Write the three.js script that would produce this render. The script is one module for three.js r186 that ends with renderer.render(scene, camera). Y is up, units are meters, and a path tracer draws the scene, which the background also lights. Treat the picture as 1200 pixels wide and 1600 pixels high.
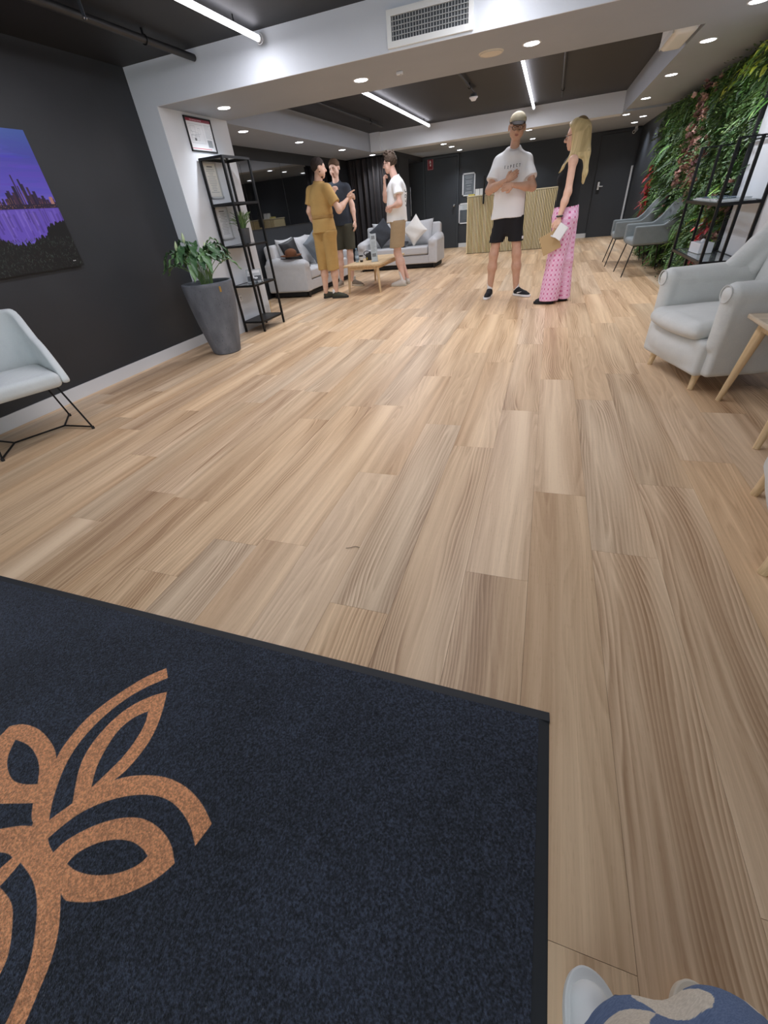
import * as THREE from 'three';
import { RoundedBoxGeometry } from 'three/addons/geometries/RoundedBoxGeometry.js';
import { mergeGeometries } from 'three/addons/utils/BufferGeometryUtils.js';
import { RectAreaLightUniformsLib } from 'three/addons/lights/RectAreaLightUniformsLib.js';

// ---------------------------------------------------------------- camera, sky, exposure
const scene = new THREE.Scene();
const camera = new THREE.PerspectiveCamera(2 * Math.atan(800 / 633.94) * 180 / Math.PI, 0.75, 0.02, 100);
camera.position.set(0, 1.15, 0);
camera.rotation.order = 'YXZ';
camera.rotation.set(-0.640987, 0.382169, -0.1110286);
scene.add(camera);
const renderer = new THREE.WebGLRenderer({ antialias: true });
renderer.toneMapping = THREE.LinearToneMapping;
renderer.toneMappingExposure = 2.0;
renderer.shadowMap.enabled = true;
RectAreaLightUniformsLib.init();
scene.background = new THREE.Color(0.80, 0.91, 1.0);       // bright overcast daylight outside the entrance glass
scene.backgroundIntensity = 1.5;
const TUBE_LUM = 46, DOWN_CD = 1.5;

// ---------------------------------------------------------------- helpers
let seed = 7;
const rnd = () => { seed = (seed + 0x6D2B79F5) | 0; let t = Math.imul(seed ^ (seed >>> 15), 1 | seed); t = (t + Math.imul(t ^ (t >>> 7), 61 | t)) ^ t; return ((t ^ (t >>> 14)) >>> 0) / 4294967296; };
const rr = (a, b) => a + (b - a) * rnd();
const h2 = (x, y) => { let n = Math.imul(x, 374761393) + Math.imul(y, 668265263) | 0; n = Math.imul(n ^ (n >>> 13), 1274126177); return ((n ^ (n >>> 16)) >>> 0) / 4294967296; };
const sm = t => t * t * (3 - 2 * t);
function n2(x, y) { const i = Math.floor(x), j = Math.floor(y), u = sm(x - i), v = sm(y - j); const a = h2(i, j), b = h2(i + 1, j), c = h2(i, j + 1), d = h2(i + 1, j + 1); return a + (b - a) * u + (c - a) * v + (a - b - c + d) * u * v; }
const fbm = (x, y) => n2(x, y) * .55 + n2(x * 2.1 + 7, y * 2.1 + 3) * .3 + n2(x * 4.3 + 1, y * 4.3 + 9) * .15;
const n3 = (x, y, z) => n2(x + z * 1.7, y - z * 1.3) * .5 + n2(y * 1.1 + 31, z * 1.2 + x * .4 + 17) * .5;
const clamp = (x, a = 0, b = 1) => Math.max(a, Math.min(b, x));
const lerp = (a, b, t) => a + (b - a) * t;
const V = (x, y, z) => new THREE.Vector3(x, y, z);
const M4 = () => new THREE.Matrix4();

function canvasTex(w, h, draw, srgb = true) {
  const c = document.createElement('canvas'); c.width = w; c.height = h; draw(c.getContext('2d'), w, h);
  const t = new THREE.CanvasTexture(c); if (srgb) t.colorSpace = THREE.SRGBColorSpace; t.magFilter = THREE.LinearFilter; return t;
}
function dataTex(w, h, fn, srgb = true, repeat = false) {     // fn(i, j) -> [r, g, b] 0..255 (sRGB) ; j = 0 is the bottom row
  const d = new Uint8Array(w * h * 4);
  for (let j = 0, k = 0; j < h; j++) for (let i = 0; i < w; i++, k += 4) { const c = fn(i, j); d[k] = c[0]; d[k + 1] = c[1]; d[k + 2] = c[2]; d[k + 3] = 255; }
  const t = new THREE.DataTexture(d, w, h); if (srgb) t.colorSpace = THREE.SRGBColorSpace; t.magFilter = THREE.LinearFilter; t.minFilter = THREE.LinearFilter;
  if (repeat) t.wrapS = t.wrapT = THREE.RepeatWrapping; t.needsUpdate = true; return t;
}
const mat = (color, roughness = .6, o = {}) => new THREE.MeshStandardMaterial({ color, roughness, ...o });
const phys = (color, roughness = .6, o = {}) => new THREE.MeshPhysicalMaterial({ color, roughness, ...o });

// ---- naming and the object tree
const taken = {};
const numbered = n => { const k = taken[n] = (taken[n] ?? -1) + 1; return k ? `${n}_${String(k).padStart(3, '0')}` : n; };
function shade(m) { m.castShadow = true; m.receiveShadow = true; return m; }
function thing(name, label, category, [x, y, z] = [0, 0, 0], turn = 0, group) {
  const g = new THREE.Group(); g.name = numbered(name); g.position.set(x, y, z); g.rotation.y = turn;
  g.userData = { label, category }; if (group) g.userData.group = group; scene.add(g); return g;
}
function part(name, geo, m, parent, label) {
  const o = shade(new THREE.Mesh(Array.isArray(geo) ? merge(geo) : geo, m)); o.name = name; if (label) o.userData.label = label; parent.add(o); return o;
}
function solo(name, geo, m, label, category, group) {
  const o = shade(new THREE.Mesh(Array.isArray(geo) ? merge(geo) : geo, m)); o.name = numbered(name); o.userData = { label, category }; if (group) o.userData.group = group; scene.add(o); return o;
}
function struct(name, geo, m, label, parent = scene) {
  const o = shade(new THREE.Mesh(Array.isArray(geo) ? merge(geo) : geo, m)); o.name = parent === scene ? numbered(name) : name;
  if (parent === scene) o.userData = { kind: 'structure', label, category: name.split('_')[0] }; parent.add(o); return o;
}
function structGroup(name, label) { const g = new THREE.Group(); g.name = numbered(name); g.userData = { kind: 'structure', label, category: name.split('_')[0] }; scene.add(g); return g; }

// ---- geometries
function merge(list) { return mergeGeometries(list.map(g => { const q = g.index ? g.toNonIndexed() : g; for (const k of Object.keys(q.attributes)) if (!['position', 'normal', 'uv'].includes(k)) q.deleteAttribute(k); if (!q.attributes.uv) q.setAttribute('uv', new THREE.BufferAttribute(new Float32Array(q.attributes.position.count * 2), 2)); return q; })); }
const box = (w, h, d, x = 0, y = 0, z = 0) => new THREE.BoxGeometry(w, h, d).translate(x, y, z);
const span = (x0, x1, y0, y1, z0, z1) => box(x1 - x0, y1 - y0, z1 - z0, (x0 + x1) / 2, (y0 + y1) / 2, (z0 + z1) / 2);
const rbox = (w, h, d, r, x = 0, y = 0, z = 0, s = 3) => new RoundedBoxGeometry(w, h, d, s, Math.min(r, w / 2.01, h / 2.01, d / 2.01)).translate(x, y, z);
function uvMetres(g, s = 1) {                                  // box-projected uv in metres
  const q = g.index ? g.toNonIndexed() : g, p = q.attributes.position, n = q.attributes.normal, uv = new Float32Array(p.count * 2);
  for (let i = 0; i < p.count; i++) { const ax = Math.abs(n.getX(i)), ay = Math.abs(n.getY(i)), az = Math.abs(n.getZ(i)); let u, v; if (ay > ax && ay > az) { u = p.getX(i); v = p.getZ(i); } else if (ax > az) { u = p.getZ(i); v = p.getY(i); } else { u = p.getX(i); v = p.getY(i); } uv[i * 2] = u * s; uv[i * 2 + 1] = v * s; }
  q.setAttribute('uv', new THREE.BufferAttribute(uv, 2)); return q;
}
function rod(a, b, r0, r1 = r0, seg = 10) {
  const A = V(...a), B = V(...b), d = B.clone().sub(A), L = d.length();
  const g = new THREE.CylinderGeometry(r1, r0, L, seg).translate(0, L / 2, 0);
  g.applyQuaternion(new THREE.Quaternion().setFromUnitVectors(V(0, 1, 0), d.normalize())); return g.translate(a[0], a[1], a[2]);
}
function bar(a, b, w, h) {                                     // square bar between two points
  const A = V(...a), B = V(...b), d = B.clone().sub(A), L = d.length();
  const g = new THREE.BoxGeometry(w, L, h).translate(0, L / 2, 0);
  g.applyQuaternion(new THREE.Quaternion().setFromUnitVectors(V(0, 1, 0), d.normalize())); return g.translate(a[0], a[1], a[2]);
}
const tube = (pts, r, seg = 24, rs = 8, closed = false) => new THREE.TubeGeometry(new THREE.CatmullRomCurve3(pts.map(p => V(...p)), closed), seg, r, rs, closed);
const lathe = (pts, seg = 40) => new THREE.LatheGeometry(pts.map(p => new THREE.Vector2(p[0], p[1])), seg);
const turnG = (g, rx, ry, rz) => g.applyMatrix4(M4().makeRotationFromEuler(new THREE.Euler(rx, ry, rz)));

// ---- signed distance fields -> meshes (surface nets)
const cone = (a, b, ra, rb = ra, o = {}) => {
  const f = o.f, q = o.s ? 1 / o.s - 1 : 0; let bx = b[0] - a[0], by = b[1] - a[1], bz = b[2] - a[2];
  if (f) { const e = (bx * f[0] + by * f[1] + bz * f[2]) * q; bx += f[0] * e; by += f[1] * e; bz += f[2] * e; }
  const bb = bx * bx + by * by + bz * bz + 1e-9;
  return (x, y, z) => { let px = x - a[0], py = y - a[1], pz = z - a[2]; if (f) { const e = (px * f[0] + py * f[1] + pz * f[2]) * q; px += f[0] * e; py += f[1] * e; pz += f[2] * e; }
    let h = (px * bx + py * by + pz * bz) / bb; h = h < 0 ? 0 : h > 1 ? 1 : h; px -= bx * h; py -= by * h; pz -= bz * h; return Math.sqrt(px * px + py * py + pz * pz) - (ra + (rb - ra) * h); };
};
const ell = (c, r) => (x, y, z) => { const px = (x - c[0]) / r[0], py = (y - c[1]) / r[1], pz = (z - c[2]) / r[2]; const k0 = Math.sqrt(px * px + py * py + pz * pz) + 1e-9; const qx = px / r[0], qy = py / r[1], qz = pz / r[2]; return k0 * (k0 - 1) / (Math.sqrt(qx * qx + qy * qy + qz * qz) + 1e-9); };
const rbx = (c, h, r, rot) => { const m = rot ? new THREE.Matrix4().makeRotationFromEuler(new THREE.Euler(...rot)).invert().elements : null; return (x, y, z) => { let px = x - c[0], py = y - c[1], pz = z - c[2]; if (m) { const a = m[0] * px + m[4] * py + m[8] * pz, b = m[1] * px + m[5] * py + m[9] * pz, e = m[2] * px + m[6] * py + m[10] * pz; px = a; py = b; pz = e; }
  const qx = Math.abs(px) - h[0] + r, qy = Math.abs(py) - h[1] + r, qz = Math.abs(pz) - h[2] + r; const ox = Math.max(qx, 0), oy = Math.max(qy, 0), oz = Math.max(qz, 0); return Math.sqrt(ox * ox + oy * oy + oz * oz) + Math.min(Math.max(qx, qy, qz), 0) - r; }; };
const uni = (k, ...fs) => (x, y, z) => { let d = fs[0](x, y, z); for (let i = 1; i < fs.length; i++) { const e = fs[i](x, y, z), h = Math.max(k - Math.abs(d - e), 0) / k; d = Math.min(d, e) - h * h * k * .25; } return d; };
const cut = (f, c, n) => { const l = Math.hypot(...n); return (x, y, z) => Math.max(f(x, y, z), ((x - c[0]) * n[0] + (y - c[1]) * n[1] + (z - c[2]) * n[2]) / l); };
const sub = (f, g, k = .01) => (x, y, z) => { const a = f(x, y, z), b = -g(x, y, z), h = Math.max(k - Math.abs(a - b), 0) / k; return Math.max(a, b) + h * h * k * .25; };
const ripple = (f, amp, fr, fy = fr) => (x, y, z) => { const d = f(x, y, z); return d > .06 || d < -.06 ? d : d + amp * (n3(x * fr, y * fy, z * fr) - .5); };
function nets(fn, lo, hi, cell, uvFn) {
  const nx = Math.ceil((hi[0] - lo[0]) / cell) + 1, ny = Math.ceil((hi[1] - lo[1]) / cell) + 1, nz = Math.ceil((hi[2] - lo[2]) / cell) + 1;
  const F = new Float32Array(nx * ny * nz), id = (i, j, k) => i + nx * (j + ny * k);
  for (let k = 0; k < nz; k++) for (let j = 0; j < ny; j++) for (let i = 0; i < nx;) {
    const d = fn(lo[0] + i * cell, lo[1] + j * cell, lo[2] + k * cell); F[id(i, j, k)] = d; i++;
    let skip = Math.floor((Math.abs(d) * .7) / cell) - 2; while (skip-- > 0 && i < nx) { F[id(i, j, k)] = d; i++; }   // far from the surface: sign only
  }
  const pos = [], idx = [], vid = new Int32Array(nx * ny * nz).fill(-1);
  for (let k = 0; k < nz - 1; k++) for (let j = 0; j < ny - 1; j++) for (let i = 0; i < nx - 1; i++) {
    let m = 0; const v = []; for (let c = 0; c < 8; c++) { const q = F[id(i + (c & 1), j + (c >> 1 & 1), k + (c >> 2))]; v.push(q); if (q < 0) m |= 1 << c; }
    if (m === 0 || m === 255) continue; let sx = 0, sy = 0, sz = 0, n = 0;
    for (let a = 0; a < 8; a++) for (let e = 1; e < 8; e <<= 1) { if (a & e) continue; const b = a | e; if ((m >> a & 1) === (m >> b & 1)) continue; const t = v[a] / (v[a] - v[b]); sx += (a & 1) + (e === 1 ? t : 0); sy += (a >> 1 & 1) + (e === 2 ? t : 0); sz += (a >> 2 & 1) + (e === 4 ? t : 0); n++; }
    vid[id(i, j, k)] = pos.length / 3; pos.push(lo[0] + (i + sx / n) * cell, lo[1] + (j + sy / n) * cell, lo[2] + (k + sz / n) * cell);
  }
  const quad = (a, b, c, d, flip) => { if (a < 0 || b < 0 || c < 0 || d < 0) return; flip ? idx.push(a, c, b, a, d, c) : idx.push(a, b, c, a, c, d); };
  for (let k = 1; k < nz - 1; k++) for (let j = 1; j < ny - 1; j++) for (let i = 1; i < nx - 1; i++) {
    const s = F[id(i, j, k)] < 0;
    if (s !== F[id(i + 1, j, k)] < 0) quad(vid[id(i, j - 1, k - 1)], vid[id(i, j, k - 1)], vid[id(i, j, k)], vid[id(i, j - 1, k)], !s);
    if (s !== F[id(i, j + 1, k)] < 0) quad(vid[id(i - 1, j, k - 1)], vid[id(i - 1, j, k)], vid[id(i, j, k)], vid[id(i, j, k - 1)], !s);
    if (s !== F[id(i, j, k + 1)] < 0) quad(vid[id(i - 1, j - 1, k)], vid[id(i, j - 1, k)], vid[id(i, j, k)], vid[id(i - 1, j, k)], !s);
  }
  const N = pos.length / 3, nor = new Float32Array(N * 3), uv = new Float32Array(N * 2), e = cell * .5;
  for (let q = 0; q < N; q++) { const x = pos[q * 3], y = pos[q * 3 + 1], z = pos[q * 3 + 2]; const a = fn(x + e, y, z) - fn(x - e, y, z), b = fn(x, y + e, z) - fn(x, y - e, z), c = fn(x, y, z + e) - fn(x, y, z - e), l = Math.hypot(a, b, c) || 1; nor[q * 3] = a / l; nor[q * 3 + 1] = b / l; nor[q * 3 + 2] = c / l; const w = uvFn ? uvFn(x, y, z, [a / l, b / l, c / l]) : [x + z, y]; uv[q * 2] = w[0]; uv[q * 2 + 1] = w[1]; }
  const g = new THREE.BufferGeometry(); g.setAttribute('position', new THREE.BufferAttribute(new Float32Array(pos), 3)); g.setAttribute('normal', new THREE.BufferAttribute(nor, 3)); g.setAttribute('uv', new THREE.BufferAttribute(uv, 2)); g.setIndex(idx); return g;
}

// ---------------------------------------------------------------- shared materials
const weave = dataTex(256, 256, (i, j) => { const v = 120 + 60 * Math.sin(i * .8) * Math.sin(j * .8) + 70 * (h2(i, j) - .5); return [v, v, v]; }, false, true);
const weaveTone = (a, b, k = 0) => dataTex(256, 256, (i, j) => { const t = clamp(.5 + (h2(i + k, j) - .5) * .8 + (fbm(i / 40 + k, j / 40) - .5) * .5); return a.map((v, q) => lerp(v, b[q], t)); }, true, true);
const fabric = (a, b, k, o = {}) => { const m = weaveTone(a, b, k); m.repeat.set(3, 3); const w = weave.clone(); w.repeat.set(6, 6); w.needsUpdate = true; return phys(0xffffff, .92, { map: m, bumpMap: w, bumpScale: .0012, sheen: .25, sheenRoughness: .6, sheenColor: new THREE.Color(.5, .5, .5), ...o }); };
const MT = {
  black: mat(0x15171a, .55), blackMetal: mat(0x111214, .42, { metalness: .4 }), white: mat(0xe6e8ea, .6), chrome: mat(0xc9ccd0, .22, { metalness: 1 }),
  sofa: fabric([188, 190, 193], [206, 207, 208], 1), chairLight: fabric([198, 204, 204], [214, 218, 217], 2), wing: fabric([204, 206, 203], [219, 220, 216], 3), tub: fabric([118, 126, 128], [136, 143, 144], 4),
  cushDark: fabric([52, 56, 62], [66, 70, 76], 5), cushBlue: fabric([104, 112, 120], [120, 128, 134], 6), cushWhite: fabric([222, 220, 214], [236, 234, 228], 7),
  glass: phys(0xffffff, .02, { transmission: 1, thickness: 0, ior: 1.45 }), acrylic: phys(0xf4f8fa, .05, { transmission: .85, thickness: 0, ior: 1.45 }),
};
const wallNoise = (base, amp, k) => { const t = dataTex(512, 512, (i, j) => { const v = (fbm(i / 60 + k, j / 60) - .5) * amp + (h2(i + k, j) - .5) * amp * .35; return base.map(c => clamp(c + v, 0, 255)); }, true, true); t.repeat.set(.5, .5); return t; };
const rollerBump = dataTex(512, 512, (i, j) => { const v = 128 + 110 * (n2(i / 2.2, j / 2.2) - .5); return [v, v, v]; }, false, true); rollerBump.repeat.set(1.6, 1.6);
const paint = (c, amp, k, rough) => mat(0xffffff, rough, { map: wallNoise(c, amp, k), bumpMap: rollerBump, bumpScale: .0006 });
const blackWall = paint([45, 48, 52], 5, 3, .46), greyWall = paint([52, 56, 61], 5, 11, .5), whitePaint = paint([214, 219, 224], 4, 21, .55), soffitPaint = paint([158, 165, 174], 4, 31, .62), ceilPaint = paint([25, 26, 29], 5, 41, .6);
const baseboardMat = mat(0xd6d8da, .45);

// ---------------------------------------------------------------- setting: floor of vinyl planks
const PW = .229, PL = 1.54;
const plankTex = (() => {
  const W = 2048, H = 2048, C = 256;
  const par = []; for (let c = 0; c < 8; c++) par.push({ k: c * 37 + 5, cath: [1, 0, 1, 1, 0, 1, 0, 1][c], sc: [.1, .02, .15, .06, .2, .12, .1, .17][c], tone: [.26, .2, .34, .27, .38, .24, .2, .34][c], grey: [.08, .0, .2, .05, .12, .24, .05, .1][c] });
  return dataTex(W, H, (i, j) => {
    const c = i >> 8, p = par[c], k = p.k, t = j / H * PL, s0 = (i & 255) / C * PW, s = s0 + .02 * (n2(s0 * 14 + k, t * 1.7 + k) - .5) + .005 * (n2(s0 * 45 + k, t * 4) - .5);
    const wob = (n2(t * 1.7 + k, k * .3) - .5) * .07 + (n2(t * 5 + k, 9.1) - .5) * .012;
    const ds = s - p.sc - wob;
    const low = n2(s * 11 + k, t * 1.1 + k * .7), mid = n2(s * 30 + k, t * 2.4), fine = n2(s * 420 + k, t * 7), pore = n2(s * 1100 + k, t * 34 + k);
    const F = p.cath ? Math.sqrt(ds * ds * 900 + .35) * 3.1 + t * 1.6 + low * 3.2 + mid * 1.3 : s * 30 + low * 7 + mid * 2 + t * .3;
    let ring = F * .8; ring -= Math.floor(ring); ring = ring < .8 ? ring / .8 : (1 - ring) / .2;              // slow rise, quick fall: growth rings
    const streak = fbm(s * 26 + k, t * .55 + k), broad = n2(s * 9 + k * 2, t * .5 + k);
    const ringAmp = (p.cath ? .46 : .2) * (.55 + .9 * n2(s * 90 + k, t * 5)) * clamp(n2(s * 13 + k + 40, t * 1.3) * 1.7 - .35);
    let d = p.tone * .42 + (streak - .5) * .8 + (broad - .5) * .35 + ring * ringAmp * 1.5 + (fine - .5) * .17;
    if (pore > .8) d += (pore - .8) * 1.1;
    d = clamp(d, -.15, 1);
    const g = clamp(p.grey * n2(s * 10 + k, t * .9 + 60) * 1.6);
    let r = lerp(226, 162, d), gg = lerp(197, 128, d), b = lerp(163, 96, d);
    const l = (r + gg + b) / 3; r = lerp(r, l * 1.02, g * .55); gg = lerp(gg, l * 1.0, g * .55); b = lerp(b, l * .93, g * .55);
    return [clamp(r, 0, 255), clamp(gg, 0, 255), clamp(b, 0, 255)];
  });
})();
const plankBump = dataTex(512, 512, (i, j) => { const v = 128 + 120 * (n2(i / 1.6, j / 14) - .5); return [v, v, v]; }, false, true);
const plankMats = [0xffffff, 0xf6f2ec, 0xfffaf2].map(c => phys(c, .4, { map: plankTex, bumpMap: plankBump, bumpScale: .00025, specularIntensity: .6 }));
function plankGeo(variant, len) {
  const g = new THREE.BoxGeometry(PW - .0008, .006, len - .0008), p = g.attributes.position, u = g.attributes.uv, w = len / PL, flip = variant >= 8, v = variant % 8;
  for (let i = 0; i < p.count; i++) { const a = clamp(p.getX(i) / PW + .5, .012, .988), b = clamp(p.getZ(i) / len + .5) * w; u.setXY(i, (v + (flip ? 1 - a : a)) / 8, flip ? 1 - b : b); } return g;
}
const FX0 = -4.66, FX1 = 1.86, FZ0 = -14.52, FZ1 = 2.5;
{
  const floor = structGroup('floor', 'light timber-look vinyl plank floor');
  struct('subfloor', span(FX0 - .1, FX1 + .1, -.12, -.006, FZ0 - .1, FZ1 + .1), mat(0x6a5a48, .9), '', floor);
  const full = []; for (let v = 0; v < 16; v++) full.push(plankGeo(v, PL));
  const phase = { '-5': -2.665, '-4': -1.755, '-3': -.86, '-2': -3.67, '-1': -1.13, 0: -1.73, 1: -1.355, 3: -2.144 };
  const list = [];
  for (let c = Math.floor((FX0 - .086) / PW); c * PW + .086 < FX1; c++) {
    const ph = phase[c] ?? -rr(0, PL), x = .086 + (c + .5) * PW; let k0 = Math.ceil((FZ1 - ph) / PL);
    for (let k = k0; ; k--) { let z1 = ph + k * PL, z0 = z1 - PL; if (z1 <= FZ0) break; const a = Math.max(z0, FZ0), b = Math.min(z1, FZ1); if (b - a < .02) continue;
      list.push({ x, a, b, v: Math.floor(rnd() * 16), m: Math.floor(rnd() * 3), d: Math.hypot(x, (a + b) / 2 + .4) + ((a + b) / 2 > .5 ? 50 : 0) }); }
  }
  list.sort((p, q) => p.d - q.d);
  const rest = [];
  list.forEach((p, i) => { const L = p.b - p.a, g = Math.abs(L - PL) < 1e-4 ? full[p.v] : plankGeo(p.v, L); if (i < 300) { const o = part('plank', g, plankMats[p.m], floor); o.position.set(p.x, -.003, (p.a + p.b) / 2); } else rest.push(g.clone().translate(p.x, -.003, (p.a + p.b) / 2)); });
  if (rest.length) part('plank', rest, plankMats[0], floor).userData.kind = 'stuff';
}

// ---------------------------------------------------------------- setting: walls, columns, beams, ceilings
const CY = 2.39, SY = 2.10, BY = 2.15, WLX = -3.88, MX = -4.64, RWX = 1.85, ZB = -4.458, ZB2 = -5.56, ZF = -10.81, ZW = -14.46;
{
  struct('wall_left', uvMetres(span(WLX - .16, WLX, 0, CY + .1, ZB, 2.56)), blackWall, 'black painted wall behind the dusk skyline picture');
  struct('column_left', uvMetres(span(MX - .1, -3.63, 0, SY, -5.55, ZB)), whitePaint, 'white column behind the slim black shelf and framed notices');
  struct('wall_mirror', uvMetres(span(MX - .16, MX, 0, CY, -11.7, -5.55)), blackWall, 'black wall behind the sofa carrying the dark mirror');
  struct('wall_alcove', uvMetres(span(MX, -3.5, 0, CY, -11.86, -11.7)), blackWall, 'black wall behind the dark pleated curtain');
  struct('wall_passage', [uvMetres(span(-3.62, -3.5, 0, CY, -12.9, -11.7)), uvMetres(span(-3.62, -3.5, 2.06, CY, ZW, -12.9)), uvMetres(span(-4.5, -4.38, 0, CY, ZW, -12.9)), uvMetres(span(-4.5, -3.5, 0, CY, -14.62, ZW)), uvMetres(span(-4.5, -3.62, 2.06, CY, ZW, -12.9))], greyWall, 'dark grey side wall with a black doorway left of the fire sign');
  struct('wall_back', uvMetres(span(-3.5, RWX + .1, 0, CY, ZW - .12, ZW)), greyWall, 'charcoal wall behind the slatted reception counter');
  struct('wall_right', uvMetres(span(RWX, RWX + .16, 0, CY + .1, ZW - .1, 2.56)), greyWall, 'charcoal wall behind the vertical garden');
  struct('column_right', uvMetres(span(1.64, RWX, 0, SY, -5.6, ZB)), whitePaint, 'white column behind the black shelf of magazines');
  struct('wall_right_near', uvMetres(span(RWX - .03, RWX, 0, CY, ZB, 2.5)), whitePaint, 'white wall behind the two wing armchairs');
  struct('soffit_beam_shade', uvMetres(span(-3.63, 1.64, SY, SY + .012, ZB2, ZB - .012)), soffitPaint, 'added slab under the front beam with its shade painted in grey, holding downlights');  // added slab: shade on the white beam underside, put in as grey colour
  struct('beam_front', [uvMetres(span(WLX - .5, RWX, SY + .012, CY + .1, ZB2, ZB - .012)), uvMetres(span(WLX - .5, RWX, SY, CY + .1, ZB - .012, ZB))], whitePaint, 'deep white beam with the air vent across the room');
  struct('beam_far', [uvMetres(span(-3.71, 1.01, SY, CY + .1, ZF - .35, ZF)), uvMetres(span(-3.7, -3.49, SY - .004, CY, ZF, ZF + .1))], whitePaint, 'far white beam above the reception counter');
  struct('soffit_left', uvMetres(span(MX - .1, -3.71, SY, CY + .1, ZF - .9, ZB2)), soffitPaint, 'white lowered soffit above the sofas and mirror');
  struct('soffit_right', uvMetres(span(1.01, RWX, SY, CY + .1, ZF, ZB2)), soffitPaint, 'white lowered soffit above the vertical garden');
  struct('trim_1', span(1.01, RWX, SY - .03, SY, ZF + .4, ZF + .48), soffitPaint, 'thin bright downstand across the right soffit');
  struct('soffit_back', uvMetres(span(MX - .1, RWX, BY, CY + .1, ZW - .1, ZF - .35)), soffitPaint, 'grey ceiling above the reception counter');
  struct('ceiling', [uvMetres(span(WLX - .1, RWX + .1, CY, CY + .12, ZB, 2.56)), uvMetres(span(-3.72, 1.02, CY, CY + .12, ZF - .1, ZB2))], ceilPaint, 'dark charcoal painted ceiling with exposed conduits');
  struct('baseboard_left', uvMetres(span(WLX, WLX + .014, 0, .105, ZB, 2.5)), baseboardMat, 'pale grey baseboard under the black wall');
  struct('baseboard_column', uvMetres(span(WLX, -3.63, 0, .105, ZB, ZB + .012)), baseboardMat, 'pale grey baseboard round the white column');
  struct('baseboard_back', [span(-2.47, -1.2, 0, .1, ZW, ZW + .015), span(.1, 1.02, 0, .1, ZW, ZW + .015)], mat(0xdadcdd, .45), 'white baseboard at the foot of the charcoal back wall');
  struct('baseboard_right', span(RWX - .045, RWX - .03, 0, .1, ZB, 2.5), mat(0xdadcdd, .45), 'white baseboard behind the wing armchairs');
  // entrance front behind the viewer: wall with glazed openings
  struct('wall_entrance', [span(WLX, -3.3, 0, CY, 2.5, 2.66), span(1.45, RWX, 0, CY, 2.5, 2.66), span(-3.3, 1.45, 2.3, CY, 2.5, 2.66)], whitePaint, 'white entrance wall with tall glass doors behind the viewer');
  for (let i = 0; i < 4; i++) { const a = -3.3 + i * 1.1875, b = a + 1.1875, w = structGroup(`window_${i + 1}`, ['left', 'centre left', 'centre right', 'right'][i] + ' tall glass pane of the street entrance');
    struct('window_frame', [span(a, a + .05, 0, 2.3, 2.54, 2.6), span(b - .05, b, 0, 2.3, 2.54, 2.6), span(a + .05, b - .05, 0, .08, 2.54, 2.6), span(a + .05, b - .05, 2.22, 2.3, 2.54, 2.6)], MT.black, '', w); struct('pane', span(a + .05, b - .05, .08, 2.22, 2.567, 2.573), MT.glass, '', w); }
}
// back wall doors
{
  const d1 = structGroup('door_1', 'charcoal flush door under the red fire sign');
  struct('leaf', rbox(.9, 2.08, .04, .004, -2.985, 1.04, ZW + .025), greyWall, '', d1);
  struct('frame', [span(-3.495, -3.44, 0, 2.13, ZW, ZW + .06), span(-2.53, -2.49, 0, 2.13, ZW, ZW + .06), span(-3.44, -2.53, 2.085, 2.13, ZW, ZW + .06)], mat(0x3c4146, .5), '', d1);
  struct('knob', [new THREE.SphereGeometry(.035, 20, 14).translate(-2.6, 1.02, ZW + .11), rod([-2.6, 1.02, ZW + .04], [-2.6, 1.02, ZW + .1], .014), rod([-2.6, 1.02, ZW + .045], [-2.6, 1.02, ZW + .055], .033)], MT.chrome, '', d1);
  const d2 = structGroup('door_2', 'charcoal door with a white lever handle at right');
  struct('leaf', rbox(.78, 2.08, .04, .004, 1.42, 1.04, ZW + .025), greyWall, '', d2);
  struct('frame', [span(1.0, 1.03, 0, 2.12, ZW, ZW + .055), span(1.03, 1.81, 2.085, 2.12, ZW, ZW + .055)], mat(0x34383d, .5), '', d2);
  struct('handle_plate', rbox(.075, .27, .012, .004, 1.1, 1.07, ZW + .052), mat(0x0d0e0f, .4), '', d2);
  struct('handle', [rbox(.045, .16, .02, .008, 1.1, 1.1, ZW + .066), rod([1.1, 1.09, ZW + .07], [1.1, 1.09, ZW + .1], .012), rod([1.1, 1.09, ZW + .1], [1.2, 1.085, ZW + .1], .013, .01)], mat(0xe8eaec, .3), '', d2);
  struct('door_edge', span(RWX - .075, RWX - .035, 0, 1.43, ZW + .02, ZW + .07), mat(0xcfd3d6, .4), '', d2);
  const d3 = structGroup('door_3', 'dark grey door panel with a long silver pull beside the black doorway');
  struct('leaf', span(-3.5, -3.475, 0, 2.05, -12.85, -12.05), mat(0x3a3d42, .5), '', d3);
  struct('pull', [rod([-3.44, .9, -12.8], [-3.44, 1.5, -12.8], .012), rod([-3.475, 1.0, -12.8], [-3.44, 1.0, -12.8], .008), rod([-3.475, 1.4, -12.8], [-3.44, 1.4, -12.8], .008)], MT.chrome, '', d3);
}
// mirror on the left wall
{
  const m = thing('wall_mirror_panel', 'large black glass mirror panel on the wall behind the left sofa', 'mirror', [MX, 1.04, -8.4]);
  for (let i = 0; i < 4; i++) part('glass_panel', rbox(.012, .9, 1.255, .002, .009, .45, -1.9 + i * 1.26), phys(0x0a0b0d, .03, { clearcoat: 1, clearcoatRoughness: .02, ior: 1.9, specularIntensity: 1 }), m);
  part('backing', box(.006, .9, 5.04, .0015, .45, -.01), MT.black, m);
}
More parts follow.
